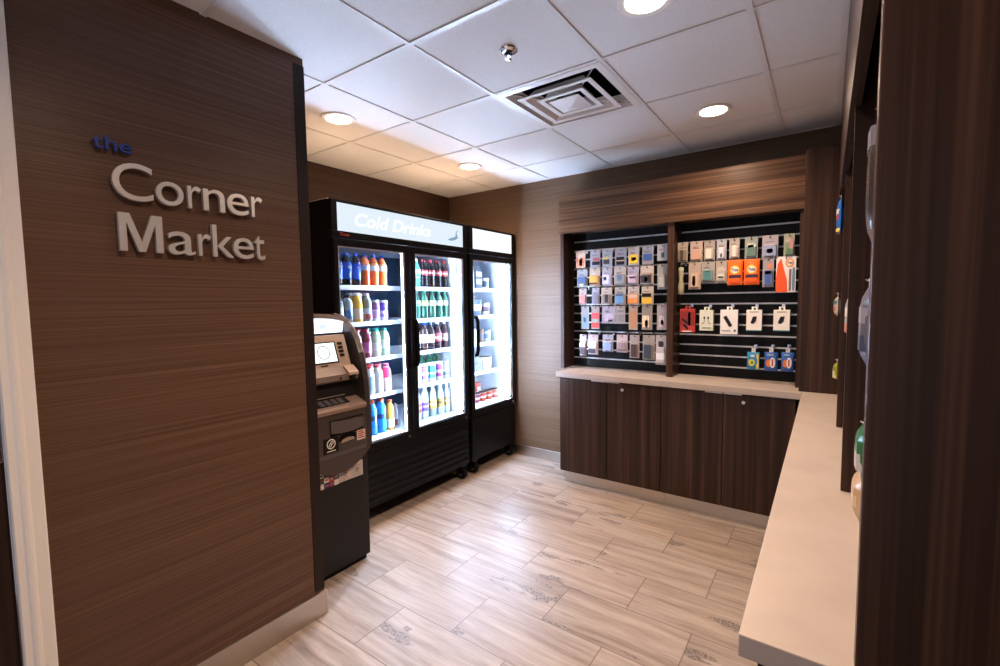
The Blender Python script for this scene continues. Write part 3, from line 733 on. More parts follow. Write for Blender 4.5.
for s in (-1, 1):
    c_ = Vector((-.649, -.016, .768)); ringstrip(em, c_ + Vector((0, s * .005, s * .006)), .005, .0095, 14, Vector((0, 1, 0)), Vector((0, 0, 1)), Vector((.0008, 0, 0)))
em.box(-.649, -.042, .727, -.6484, .012, .732)
em.build('emblem', paint('e4ddd2', .4), sk)
lb = sticker(.152, .208, .745, .800, -.6505, paint('e2cfc6', .45), 'fee_label', lowo)
mb = MB()
for k in range(4): mb.box(-.649, .158, .754 + k * .0115, -.6485, .202 - (k % 2) * .008, .761 + k * .0115)
mb.build('label_print', paint('a84436', .5), lb)
# network stickers
stp = thing_parent = at
for (y0, y1, cs) in ((-.072, .052, None), (.054, .130, 'c8bab2'), (.132, .213, 'c4b8b0')):
    if cs:
        s = sticker(y0, y1, .523, .612, -.6895, paint(cs, .5), 'notice_sticker', at)
        mb = MB()
        for k in range(6): mb.box(-.6880, y0 + .008, .530 + k * .011, -.6876, y1 - .01 - (k * 37 % 5) * .004, .5335 + k * .011)
        mb.build('notice_print', paint('8a7f7a', .5), s)
        mb = MB(); ringstrip(mb, Vector((-.6878, (y0 + y1) / 2, .562)), .007, .011, 16, Vector((0, 1, 0)), Vector((0, 0, 1)), Vector((.0009, 0, 0)))
        mb.build('notice_symbol', paint('4a4340', .5), s)
    else:
        cols_ = ['c8b8b4', '2b3a6a', '8e2f34', 'd8d0c8', '3c4a44', 'e2dad4', 'b84a5a', '6a6a72', 'd0c4b4', '4a3a3a', 'b04038', 'dcd4cc']
        i = 0
        for r in range(3):
            for c in range(4):
                s = sticker(y0 + .001 + c * .0310, y0 + .030 + c * .0310, .520 + r * .0310, .549 + r * .0310, -.6895, paint(cols_[i], .5), 'network_sticker', at)
                MB().box(-.6880, y0 + .006 + c * .0310, .529 + r * .0310, -.6876, y0 + .025 + c * .0310, .537 + r * .0310).build('sticker_print', paint(cols_[(i + 5) % 12], .5), s); i += 1

# ---------------------------------------------------------------- base cabinets and countertops
CT, CB = .935, .893
def base_cab(x0, x1, lock_x, pulls, label):
    t = thing('base_cabinet', label, 'cabinet', ((x0 + x1) / 2, 2.1, 0), 'base cabinets under the back counter')
    MB().box(x0, 1.912, .105, x1, YB - .016, CB).build('carcass', M['darkedge'], t)
    xm = (x0 + x1) / 2
    for k, (a, b) in enumerate(((x0, xm), (xm, x1))):
        d = MB().box(a + .0025, 1.892, .108, b - .0025, 1.910, CB - .006, .001).build('door', M['woodz'], t)
        MB().box(pulls[k] - .055, 1.884, CB - .012, pulls[k] + .055, 1.893, CB - .003, .001).build('edge_pull', paint('e2e0de', .3, .4), d)
        if k == 1: MB().cyl((lock_x, 1.8915, .835), (lock_x, 1.884, .835), .011, 16).build('lock', paint('d4d2d0', .3, .5), d)
    MB().box(x0 + .02, 1.945, 0, x1 if x1 > 1 else x1 + .02, 1.953, .105).build('toe_kick', M['alu'], t)
base_cab(-.288, .532, .245, (.05, .165), 'dark walnut two-door base cabinet left of centre under the back counter')
base_cab(.534, 1.354, 1.065, (.885, 1.0), 'dark walnut two-door base cabinet under the right half of back counter')
ct = MB().box(-.312, 1.868, CB, 1.382, YB, CT, .002).build('countertop', M['quartz'], None, (.5, 2.1, CB)); tag(ct, 'white stone countertop along the back wall under the packets', 'countertop')
ct2 = MB().box(1.3835, -.60, CB, XR, YB, CT - .001, .002).build('countertop', M['quartz'], None, (1.58, .8, CB)); tag(ct2, 'long white stone countertop running along the right side', 'countertop')
for (a, b, wd) in ((-.56, .22, 'nearest the viewer'), (.222, 1.03, 'in the middle'), (1.032, 1.84, 'at the far end')):
    t = thing('base_cabinet', f'dark walnut base cabinet under the right counter, {wd}', 'cabinet', (1.6, (a + b) / 2, 0), 'base cabinets under the right counter')
    MB().box(1.43, a, .105, XR - .002, b, CB).build('carcass', M['woodz'], t)
    for c, d_ in ((a, (a + b) / 2), ((a + b) / 2, b)): MB().box(1.41, c + .0015, .108, 1.429, d_ - .0015, CB - .006, .001).build('door', M['woodz'], t)
    MB().box(1.46, a, 0, 1.468, b, .105).build('toe_kick', M['aluy'], t)

# ---------------------------------------------------------------- display units with slatwall
GZ = [1.014 + .0776 * i for i in range(14)]
def slats_back(x0, x1, z0, z1, parent):
    s = MB(); ins = MB()
    edges = [z0] + [g for g in GZ if z0 < g < z1] + [z1]
    for a, b in zip(edges, edges[1:]):
        s.box(x0, 2.262, a + (.004 if a > z0 else 0), x1, 2.298, b - (.004 if b < z1 else 0))
    for g in edges[1:-1]: ins.box(x0, 2.268, g - .004, x1, 2.274, g + .004).box(x0, 2.2605, g + .0035, x1, 2.268, g + .0055).box(x0, 2.2605, g - .0055, x1, 2.268, g - .0035)
    p = s.build('slat_panel', paint('0c0b0c', .42), parent); ins.build('metal_insert', M['insert'], p)
du = thing('display_unit', 'walnut wall display with two black slatwall bays above the back counter', 'display', (.5, 2.15, CT))
MB().box(-.366, 2.035, 2.075, 1.362, 2.06, 2.405, .001).build('fascia', M['woodx'], du)
for a, b in ((-.366, -.336), (.520, .566), (1.338, 1.362)): MB().box(a, 2.062, CT, b, 2.262, 2.40).build('jamb', M['woodz'], du)
MB().box(-.336, 2.062, 2.09, .520, 2.262, 2.11).box(.566, 2.062, 2.09, 1.338, 2.262, 2.11).build('top_board', M['woodx'], du)
slats_back(-.336, .520, CT + .001, 2.09, du); slats_back(.566, 1.338, CT + .001, 2.09, du)
fp = MB().box(1.364, 1.93, CT, 1.60, 1.955, 2.405, .001).build('corner_panel', M['woodz'], None, (1.48, 1.94, CT)); tag(fp, 'walnut filler panel closing the corner between the two displays', 'panel')
ru = thing('display_unit', 'dark walnut display unit standing on the right counter, seen edge-on', 'display', (1.65, .7, CT))
JX = 1.543
MB().box(1.53, -.55, 2.06, 1.556, 1.929, H - .002, .001).build('fascia', M['woody'], ru)
for y in (1.075, .235): MB().box(JX, y, CT, 1.742, y + .03, 2.3).build('jamb', M['woodz'], ru)
ep = MB().box(JX + .002, -.592, CT, XR - .002, -.562, 2.615, .002).build('end_panel', M['woodz'], ru)
MB().box(1.557, -.56, 2.30, 1.742, 1.92, 2.32).build('top_board', M['woody'], ru)
for a, b in ((-.561, .234), (.266, 1.074), (1.106, 1.925)):
    s = MB(); ins = MB()
    edges = [CT + .001] + [g for g in GZ] + [2.29]
    for c, d_ in zip(edges, edges[1:]): s.box(1.744, a, c + .004, 1.778, b, d_ - .004)
    for g in edges[1:-1]: ins.box(1.749, a, g - .004, 1.755, b, g + .004)
    p = s.build('slat_panel', paint('0c0b0c', .42), ru); ins.build('metal_insert', M['insert'], p)

# ---------------------------------------------------------------- hanging packets
def hook(x, z, label, group, y1=2.10, z_s=None):
    """peg hook clipped in the slatwall groove, its rod passing through the packet's hang hole"""
    h = MB().tube([(x, 2.262, z + .012), (x, 2.255, z), (x, y1 + .012, z), (x, y1, z + .010)], .0028, 6)
    h.box(x - .010, 2.2565, z - .004, x + .010, 2.2600, z + .024)
    o = h.build('peg_hook', M['chrome'], None, (x, 2.262, z)); tag(o, label, 'hook', group)
PF = 2.13
def blend(a, b, f): return ''.join('%02x' % int(int(a[i:i + 2], 16) * (1 - f) + int(b[i:i + 2], 16) * f) for i in (0, 2, 4))
def lighter(h, f=1.0): return ''.join('%02x' % min(255, int(int(h[i:i + 2], 16) * f)) for i in (0, 2, 4))
def packet(bx, desc, pos, group, bg, art, depth=.014, name='hanging_packet', cat='packet', shape='card', text=None, y=PF):
    x0, x1, z0, z1 = bx; w, h = x1 - x0, z1 - z0
    t = thing(name, f'{desc}, {pos}', cat, ((x0 + x1) / 2, y, z0), group)
    m = MB(); xm = (x0 + x1) / 2
    if shape == 'card':
        m.box(x0, y + .0005, z0, xm - .006, y + .0035, z1).box(xm + .006, y + .0005, z0, x1, y + .0035, z1).box(xm - .006, y + .0005, z0, xm + .006, y + .0035, z1 - .016).box(xm - .006, y + .0005, z1 - .006, xm + .006, y + .0035, z1)
        m.build('card', paint(lighter(bg), .3), t)
        if depth > .006: MB().box(x0 + w * .10, y - depth + .002, z0 + h * .06, x1 - w * .10, y + .0005, z0 + h * .60, min(.006, w * .08)).build('blister', paint(blend(bg, art[0][4] if art else bg, .35), .18), t)
    elif shape == 'pouch':
        n = 9; rows_ = []
        for i in range(n):
            v = i / (n - 1); b = depth * (1 - (2 * v - 1) ** 4) * .5 + .0008
            rows_.append([(x0, y, z0 + v * h), (x0 + w * .12, y - b, z0 + v * h), (xm, y - b * 1.15, z0 + v * h), (x1 - w * .12, y - b, z0 + v * h), (x1, y, z0 + v * h), (x1 - w * .12, y + b * .6, z0 + v * h), (xm, y + b * .6, z0 + v * h), (x0 + w * .12, y + b * .6, z0 + v * h)])
        V = [[m.bm.verts.new(p) for p in r] for r in rows_]
        for a, b in zip(V, V[1:]):
            for i in range(8): m.bm.faces.new((a[i], a[(i + 1) % 8], b[(i + 1) % 8], b[i]))
        m.bm.faces.new(V[0]); m.bm.faces.new(V[-1])
        m.build('pouch', paint(bg, .3), t, smooth=True)
    elif shape == 'box':
        m.box(x0, y, z0, x1, y + depth, z1, .002).box(xm - .018, y + depth * .5, z1, xm - .007, y + depth * .5 + .002, z1 + .022).box(xm + .007, y + depth * .5, z1, xm + .018, y + depth * .5 + .002, z1 + .022).box(xm - .007, y + depth * .5, z1 + .016, xm + .007, y + depth * .5 + .002, z1 + .022)
        m.build('box', paint(bg, .35), t)
    front = {'card': -.0005, 'box': -.0008}.get(shape, -depth * .575 - .0008)
    if shape == 'card' and depth > .006: front = -depth + .0012
    for k, (a, b, c, d, cl) in enumerate(art):
        high = b >= .60 and shape == 'card'
        yy = y + (-.0005 if high else front)
        p = MB(); cx, cz, rx, rz = x0 + (a + c) / 2 * w, z0 + (b + d) / 2 * h, (c - a) / 2 * w, (d - b) / 2 * h
        if shape == 'card' and k > 0 and (c - a) < .6 and (d - b) > .1:      # rounded product shapes
            p.prism([(cx + rx * math.copysign(abs(math.cos(q)) ** .6, math.cos(q)), cz + rz * math.copysign(abs(math.sin(q)) ** .6, math.sin(q))) for q in [2 * PI * i / 20 for i in range(20)]], 'y', yy - .0008, yy + .0006)
        else: p.box(cx - rx, yy - .0008, cz - rz, cx + rx, yy + .0006, cz + rz)
        p.build('print', paint(cl, .4), t)
    if shape == 'card' and h < .16:
        rng = random.Random(int(x0 * 1000) + int(z0 * 7000)); p = MB()
        for q in range(rng.choice((1, 2))): p.box(x0 + w * .2, y - .0003, z0 + h * (.70 - q * .06), x0 + w * rng.uniform(.5, .85), y + .0006, z0 + h * (.73 - q * .06))
        p.build('caption_lines', paint(rng.choice(('6a6470', '7a3f3a', '3d4a66', 'd8d0c8')), .5), t)
    return t

def ellipse_print(t, x, z, rx, rz, y, c, th=.0008):
    MB().prism([(x + rx * math.cos(2 * PI * i / 20), z + rz * math.sin(2 * PI * i / 20)) for i in range(20)], 'y', y - th, y).build('print', paint(c, .4), t)

RN = ['top row', 'second row', 'third row', 'fourth row', 'bottom row']
L = [
 [(-0.255, -0.169, 1.789, 1.929), (-0.125, -0.037, 1.787, 1.926), (-0.018, 0.067, 1.783, 1.925), (0.089, 0.184, 1.786, 1.925), (0.198, 0.285, 1.787, 1.926), (0.31, 0.397, 1.789, 1.928), (0.425, 0.50, 1.809, 1.931)],
 [(-0.245, -0.151, 1.629, 1.774), (-0.13, -0.037, 1.631, 1.776), (-0.02, 0.067, 1.632, 1.777), (0.082, 0.182, 1.634, 1.777), (0.194, 0.284, 1.635, 1.774), (0.297, 0.399, 1.636, 1.775), (0.427, 0.50, 1.592, 1.78)],
 [(-0.225, -0.159, 1.48, 1.617), (-0.11, -0.043, 1.48, 1.619), (-0.026, 0.065, 1.479, 1.618), (0.088, 0.181, 1.478, 1.618), (0.197, 0.288, 1.478, 1.62), (0.307, 0.4, 1.477, 1.618)],
 [(-0.205, -0.137, 1.274, 1.465), (-0.114, -0.043, 1.277, 1.465), (-0.02, 0.096, 1.325, 1.467), (0.101, 0.176, 1.327, 1.469), (0.206, 0.277, 1.278, 1.468), (0.311, 0.393, 1.281, 1.472), (0.428, 0.50, 1.283, 1.475)],
 [(-0.22, -0.159, 1.046, 1.228), (-0.143, -0.053, 1.062, 1.229), (-0.014, 0.077, 1.094, 1.233), (0.107, 0.198, 1.093, 1.235), (0.216, 0.293, 1.053, 1.237), (0.32, 0.414, 1.046, 1.239), (0.421, 0.50, 1.014, 1.242)]]
A, B_, C_, D_ = .12, .30, .60, .88
LS = [
 [('b9a59a', [(.1, .06, .9, .6, 'c97a5c'), (.35, .1, .7, .55, 'f0d8cc')], 'grey packet with peach art'), ('8e8f9c', [(.2, .14, .95, .34, '22222c'), (.3, .38, .9, .56, '9a4a4e')], 'grey packet with black and red art'),
  ('8b94a2', [(.1, .18, .7, .44, '2a2c34'), (.1, .44, .65, .58, 'cdb860')], 'grey packet with yellow stripe'), ('838896', [(.12, .08, .82, .28, '1c1c24'), (.12, .34, .8, .52, '20202a'), (.15, .28, .8, .34, 'c0a090')], 'grey packet with dark bars'),
  ('a3a4ac', [(.1, .1, .9, .6, 'e6c23a'), (.28, .26, .74, .46, 'b08a1c')], 'grey packet with bright yellow square'), ('8f96a6', [(.1, .2, .85, .56, '3e62a8'), (.2, .08, .6, .18, 'b08070')], 'grey packet with blue square'), ('a3aab4', [(.4, .2, .7, .5, '3e4a58')], 'narrow pale packet')],
 [('8d929c', [(.15, .2, .9, .55, '3f5a88'), (.3, .06, .7, .18, 'c0b070')], 'grey packet with blue patch'), ('b0a498', [(.05, .2, .85, .58, 'e0a24a'), (.1, .1, .8, .22, '5a3028')], 'grey packet with orange band'),
  ('a6a8ba', [(.1, .12, .7, .6, 'd8d6ee'), (.2, .3, .5, .5, 'a08ac0')], 'pale lilac packet'), ('b3aca8', [(.3, .25, .7, .56, '6a82a4')], 'tan packet with blue square'), ('a4a2b4', [(.1, .1, .8, .56, 'c4b0c4'), (.2, .36, .8, .44, 'c88890')], 'lilac-grey packet with pink line'),
  ('c4b8b0', [(.1, .08, .85, .5, '3a3238'), (.35, .12, .6, .4, 'd8ccc8')], 'cream packet with black art'), ('9a9c9e', [(.2, .1, .8, .5, 'b0b0aa')], 'long narrow pale grey packet')],
 [('a89c9c', [(.15, .1, .85, .56, 'd07a7a')], 'grey packet with rose art'), ('9da0ae', [(.3, .1, .7, .7, '7a7a90')], 'narrow grey-blue packet'), ('b8afa8', [(.4, .12, .7, .6, '3a3430')], 'tan packet with small black figure'),
  ('a8a29c', [(.1, .1, .8, .5, '6a9ac8'), (.2, .5, .8, .6, '3a5a80')], 'tan packet with sky blue art'), ('b6aaa4', [(.05, .06, .9, .34, 'e0904a'), (.05, .36, .9, .54, 'd8b0a0')], 'pinkish packet with orange base'), ('bcb2a6', [(.1, .06, .9, .36, 'e8b840'), (.1, .42, .85, .62, '201a18')], 'cream packet with black and yellow art')],
 [('8e8c90', [(.2, .08, .8, .56, '6a8ea4'), (.3, .3, .6, .5, '2a3038')], 'grey packet with pale blue tube'), ('98908e', [(.02, .05, .95, .28, 'c04040'), (.02, .45, .95, .72, 'c8484a'), (.4, .28, .7, .45, '8cb09a')], 'narrow packet with red bands'),
  ('9c98a8', [(.2, .1, .8, .56, 'b8a8bc'), (.45, .1, .8, .22, '7a3a5a')], 'wide lilac packet'), ('a09896', [(.2, .1, .9, .5, '8a8488')], 'plain grey packet'), ('a8988c', [(.1, .06, .9, .8, 'b88868')], 'tan packet with copper art'),
  ('8f8880', [(.05, .1, .7, .58, 'e4cdb0'), (.3, .1, .6, .4, 'b88a5c')], 'taupe packet with cream tube'), ('a29aa0', [(.2, .1, .8, .56, 'c4b8c0'), (.4, .2, .7, .4, '8a5a60')], 'mauve packet')],
 [('a89ea2', [(.1, .06, .8, .4, '4a3848'), (.05, .42, .9, .6, 'e8e0e4')], 'mauve packet with white stripe'), ('b4a8aa', [(.02, .4, .8, .66, 'ece8ec'), (.1, .08, .8, .3, '3a3240')], 'pale packet with white and black art'), ('a2a6b8', [(.15, .08, .85, .5, '8ea6d4')], 'pale blue packet'),
  ('bcaab0', [(.1, .12, .9, .18, '6a5a60'), (.1, .4, .9, .44, '9a7a84')], 'plain pink-grey packet'), ('a49a98', [(.2, .08, .8, .6, '4a3a34')], 'grey packet with brown bottle'), ('9c948e', [(.15, .06, .75, .62, '3c4450')], 'taupe packet with slate tube'), ('b2acb0', [(.1, .18, .9, .4, 'e8e6ec'), (.25, .6, .75, .8, '2c2a32')], 'long white packet')]]
for r in range(5):
    for k, (bx, (bg, art, desc)) in enumerate(zip(L[r], LS[r])):
        pos = f'{ORD[k]} from left in {RN[r]} of left bay'
        packet(bx, desc, pos, f'packets in the {RN[r]} of the left bay', bg, art, depth=.005 + .012 * ((r * 7 + k * 3) % 3 > 0))
        hook((bx[0] + bx[1]) / 2, bx[3] - .009, f'chrome peg hook holding the {ORD[k]} packet, {RN[r]}, left bay', 'peg hooks in the left bay', y1=2.108)

R1 = [(0.575, 0.646, 1.791, 1.934), (0.664, 0.748, 1.79, 1.933), (0.758, 0.831, 1.79, 1.931), (0.842, 0.905, 1.791, 1.932), (0.923, 0.987, 1.794, 1.933), (1.02, 1.098, 1.791, 1.932), (1.124, 1.217, 1.787, 1.934), (1.249, 1.309, 1.79, 1.936)]
S1 = [('a0988e', [(.3, .1, .6, .6, '4a3a28')], 'tan packet with thin brown brush'), ('b0a29a', [(.1, .1, .9, .5, 'c09a88')], 'wide tan packet'), ('9a928c', [(.2, .1, .7, .6, 'd8d0c4')], 'grey packet with cream tube'),
      ('a4a8b4', [(.3, .08, .7, .62, 'd0d4e2'), (.4, .1, .6, .3, '6a7aa8')], 'blue-grey packet with pale tube'), ('a69c98', [(.35, .1, .65, .66, 'ded2cc')], 'grey packet with slim white tube'), ('8c9490', [(.2, .1, .75, .62, '5a7a70'), (.25, .5, .7, .62, '2c3a34')], 'grey packet with green bottle'),
      ('a29ca8', [(.1, .08, .9, .5, '8a9ac0'), (.3, .2, .7, .4, 'd0d8ea')], 'wide packet with silver-blue device'), ('9aa090', [(.3, .08, .7, .34, '4a7a58'), (.55, .3, .9, .8, 'c08a90')], 'narrow packet with green cap')]
for k, (bx, (bg, art, desc)) in enumerate(zip(R1, S1)):
    packet(bx, desc, f'{ORD[k]} from left in top row of right bay', 'packets in the top row of the right bay', bg, art, .016)
    hook((bx[0] + bx[1]) / 2, bx[3] - .009, f'chrome peg hook holding the {ORD[k]} packet, top row, right bay', 'peg hooks in the right bay', y1=2.108)
R2 = [(0.580, 0.624, 1.553, 1.755), (0.655, 0.739, 1.587, 1.783), (0.742, 0.832, 1.64, 1.782), (0.838, 0.910, 1.63, 1.783), (0.914, 1.010, 1.61, 1.785), (1.018, 1.113, 1.609, 1.785), (1.131, 1.196, 1.591, 1.784), (1.209, 1.321, 1.555, 1.789)]
def hk2(k, bx): hook((bx[0] + bx[1]) / 2, bx[3] - .009, f'chrome peg hook holding the {ORD[k]} packet, second row, right bay', 'peg hooks in the right bay', y1=2.108)
G2 = 'packets in the second row of the right bay'
bx = R2[0]; xm = (bx[0] + bx[1]) / 2
t = thing('lotion_bottle', 'slim tan bottle with pale green cap at left end of right bay', 'bottle', (xm, PF, bx[2]), G2)
MB().lathe([(.016, 0), (.021, .01), (.022, .06), (.014, .11), (.019, .15), (.017, .172)], (xm, PF, bx[2]), 16).build('body', paint('a8a48a', .3), t, smooth=True)
MB().lathe([(.018, .172), (.019, .176), (.019, .196), (.004, .199)], (xm, PF, bx[2]), 16).build('cap', paint('c2cab0', .35), t)
MB().tube([(xm, PF, bx[2] + .199), (xm - .008, PF, bx[2] + .214), (xm, PF, bx[2] + .224), (xm + .008, PF, bx[2] + .214), (xm, PF, bx[2] + .199)], .002, 6).build('hang_loop', paint('3a3a3a', .5), t)
hook(xm, bx[2] + .2185, 'chrome peg hook holding the slim tan bottle, right bay', 'peg hooks in the right bay', y1=2.108)
for k, (bg, art, desc) in {1: ('b0a094', [(.25, .1, .75, .6, 'c8ac98'), (.35, .12, .6, .5, '9a7a68')], 'tall tan packet with pink-brown tube'), 2: ('a09c98', [(.2, .08, .75, .56, '4e7e80'), (.35, .5, .6, .62, 'c8d4d0')], 'grey packet with teal bottle'),
      3: ('a69e98', [(.2, .15, .8, .4, 'cfc9c4'), (.25, .2, .75, .28, '6a6470')], 'grey packet with white label')}.items():
    packet(R2[k], desc, f'{ORD[k]} from left in second row of right bay', G2, bg, art, .016); hk2(k, R2[k])
for k in (4, 5):
    bx = R2[k]; w, h = bx[1] - bx[0], bx[3] - bx[2]; xm = (bx[0] + bx[1]) / 2
    t = packet(bx, f'orange detergent pouch with round white emblem', ('left' if k == 4 else 'right') + ' one of two in the right bay', G2, 'ee6a1e', [], .02, 'detergent_pouch', 'pouch', 'pouch')
    fy = PF - .0118
    ellipse_print(t, xm, bx[2] + h * .60, w * .30, h * .17, fy, 'f4d23c'); ellipse_print(t, xm, bx[2] + h * .60, w * .23, h * .13, fy - .0008, 'f2ecdf')
    place_text('Tide', '-y', xm - w * .24, xm + w * .24, bx[2] + h * .54, bx[2] + h * .66, fy - .0017, .0008, 'lettering', paint('1f2f78', .4), t, .03)
    MB().box(xm - w * .38, fy - .0008, bx[2] + h * .28, xm + w * .40, fy, bx[2] + h * .40).build('print', paint('3a2240', .4), t)
    MB().box(xm - w * .35, fy - .0008, bx[2] + h * .08, xm + w * .35, fy, bx[2] + h * .14).build('print', paint('d44a14', .4), t)
    hk2(k, bx)
packet(R2[6], 'tall grey packet with pink top and blue tube', 'next to the orange pouches', G2, 'a49ca4', [(.25, .1, .75, .56, '3c62b0'), (.4, .62, .8, .82, 'd88a70'), (.2, .44, .8, .56, '5a3a60')], .018); hk2(6, R2[6])
bx = R2[7]; w, h = bx[1] - bx[0], bx[3] - bx[2]
t = packet(bx, 'large orange and white stain pen packet', 'at right end of right bay', G2, 'e9e6ea', [(.66, .04, .78, .64, '8a6068'), (.82, .02, .96, .7, '5f8fb0')], .005, 'stain_pen_packet', 'packet')
mb = MB().prism([(bx[0], bx[2]), (bx[0] + w * .60, bx[2]), (bx[0] + w * .56, bx[2] + h * .35), (bx[0] + w * .40, bx[2] + h * .65), (bx[0] + w * .25, bx[2] + h * .96), (bx[0] + w * .08, bx[2] + h * .8), (bx[0], bx[2] + h * .4)], 'y', PF - .0008, PF); mb.build('print', paint('ee5a24', .4), t)
ellipse_print(t, bx[0] + w * .68, bx[2] + h * .82, w * .22, h * .12, PF - .0008, 'ef8a3a'); ellipse_print(t, bx[0] + w * .68, bx[2] + h * .82, w * .16, h * .085, PF - .0016, 'f2e8d8')
place_text('Tide', '-y', bx[0] + w * .54, bx[0] + w * .82, bx[2] + h * .785, bx[2] + h * .855, PF - .0024, .0006, 'lettering', paint('2a2a60', .4), t, .03)
hk2(7, bx)
# charger and earphone boxes
R3 = [(0.601, 0.706, 1.271, 1.444), (0.738, 0.830, 1.287, 1.436), (0.878, 0.990, 1.266, 1.438), (1.042, 1.136, 1.293, 1.437), (1.203, 1.297, 1.296, 1.437)]
G3 = 'electronics boxes in the third row of the right bay'
S3 = [('b83c34', [(.05, .3, .95, .9, '8e2c2c'), (.55, .3, .72, .85, 'e8d8d0'), (.15, .02, .8, .07, 'e8dcd8')], 'red electronics box with white graphics', .03), ('dfe4d8', [(.2, .1, .85, .16, '8a9a80')], 'white earphone box with green side', .03),
      ('f2f1f5', [(.1, .12, .6, .16, '8a8aa0'), (.78, .1, .9, .2, '6a6a7a')], 'large white power bank box', .045), ('f3f0ee', [(.2, .88, .8, .93, 'b0a8a4')], 'white charger box with blue side', .04), ('f2f0ee', [(.2, .88, .8, .93, 'b0a8a4')], 'white adapter box with teal edge', .04)]
for k, (bx, (bg, art, desc, dp)) in enumerate(zip(R3, S3)):
    y = PF - dp * .5
    t = packet(bx, desc, f'{ORD[k]} from left in third row of right bay', G3, bg, art, dp, 'electronics_box', 'box', 'box', y=y)
    x0, x1, z0, z1 = bx; w, h = x1 - x0, z1 - z0; dk = paint('23202a', .35); fy = y - .0016
    if k == 0:
        for (a, b, c, d) in ((.1, .55, .5, .35), (.2, .3, .5, .12)): MB().prism([(x0 + a * w, z0 + b * h), (x0 + (a + .1) * w, z0 + (b + .06) * h), (x0 + (c + .1) * w, z0 + (d + .06) * h), (x0 + c * w, z0 + d * h)], 'y', fy - .0008, fy + .0006).build('print', dk, t)
    elif k == 1:
        m = MB()
        for s in (-1, 1):
            cx = x0 + w * (.5 + s * .14); m.prism([(cx + .006 * math.cos(2 * PI * i / 12), z0 + h * .62 + .009 * math.sin(2 * PI * i / 12)) for i in range(12)], 'y', fy - .001, fy + .0006).box(cx - .0015, fy - .001, z0 + h * .40, cx + .0015, fy + .0006, z0 + h * .58)
            m.prism([(cx, z0 + h * .40), (cx + s * .016, z0 + h * .34), (cx + s * .016, z0 + h * .31), (cx, z0 + h * .37)], 'y', fy - .001, fy + .0006)
        m.build('earphone_picture', dk, t); MB().box(x1, y + .003, z0, x1 + .0012, y + dp, z1).build('side_band', paint('6fae5c', .4), t)
    elif k == 2:
        MB().prism([(x0 + .17 * w, z0 + .70 * h), (x0 + .35 * w, z0 + .77 * h), (x0 + .70 * w, z0 + .36 * h), (x0 + .53 * w, z0 + .29 * h)], 'y', fy - .001, fy + .0006).build('device_picture', dk, t)
        MB().box(x1, y + .004, z0, x1 + .0012, y + dp, z1).build('side_band', paint('2a3a70', .4), t)
    else:
        MB().prism([(x0 + .28 * w, z0 + .38 * h), (x0 + .42 * w, z0 + .68 * h), (x0 + .68 * w, z0 + .70 * h), (x0 + .62 * w, z0 + .46 * h), (x0 + .45 * w, z0 + .34 * h)], 'y', fy - .001, fy + .0006).build('device_picture', dk, t)
        MB().box(x1, y + .004, z0, x1 + .0012, y + dp, z1).build('side_band', paint('2458a8' if k == 3 else '26408a', .4), t)
        MB().box(x0, y - .0014, z0, x1, y, z0 + .006).build('base_band', paint('3a8f9a', .4), t)
    hook((x0 + x1) / 2, z1 + .0125, f'chrome peg hook holding the {ORD[k]} box, third row, right bay', 'peg hooks in the right bay', y1=2.095)
R4 = [(1.051, 1.127, 1.023, 1.146), (1.156, 1.234, 1.022, 1.151), (1.254, 1.326, 1.026, 1.155)]
G4 = 'blue pouches in the bottom row of the right bay'
S4 = [('2a86b8', 'blue pouch with yellow side and yellow emblem'), ('2f5cae', 'blue pouch with orange and white emblem'), ('2f62b4', 'blue pouch with orange and white emblem')]
for k, (bx, (bg, desc)) in enumerate(zip(R4, S4)):
    x0, x1, z0, z1 = bx; w, h = x1 - x0, z1 - z0
    t = packet(bx, desc, ['left', 'middle', 'right'][k] + ' of three, bottom of right bay', G4, bg, [], .024, 'small_pouch', 'pouch', 'pouch')
    fy = PF - .0142
    if k == 0:
        ellipse_print(t, x0 + w * .38, z0 + h * .42, w * .26, h * .2, fy, 'e0c838'); ellipse_print(t, x0 + w * .42, z0 + h * .42, w * .12, h * .09, fy - .0008, '3a8a50')
        MB().box(x1 - w * .24, PF - .013, z0 + h * .08, x1 - w * .06, PF - .0095, z0 + h * .9).build('side_band', paint('e8c84a', .4), t)
        MB().box(x0 + w * .3, fy - .0008, z0 + h * .74, x0 + w * .6, fy, z0 + h * .84).build('print', paint('dfe8ee', .4), t)
    else:
        ellipse_print(t, x0 + w * .32, z0 + h * .42, w * .20, h * .2, fy, 'e07a3c'); ellipse_print(t, x0 + w * .62, z0 + h * .46, w * .20, h * .28, fy - .0002, 'e6e2e6')
        MB().box(x0 + w * .56, fy - .0012, z0 + h * .28, x0 + w * .68, fy - .0003, z0 + h * .64).build('print', paint('a83a5a', .4), t)
        MB().box(x0 + w * .2, fy - .0008, z0 + h * .82, x0 + w * .7, fy, z0 + h * .90).build('print', paint('8ab4e0', .4), t)
    # clip strip hanger
    MB().box((x0 + x1) / 2 - .012, PF - .001, z1 - .004, (x0 + x1) / 2 + .012, PF + .001, z1 + .026).build('hang_tab', paint('d8d8dc', .3), t)
    hook((x0 + x1) / 2, z1 + .016, f'chrome peg hook holding the {ORD[k]} small pouch, bottom row, right bay', 'peg hooks in the right bay', y1=2.095)

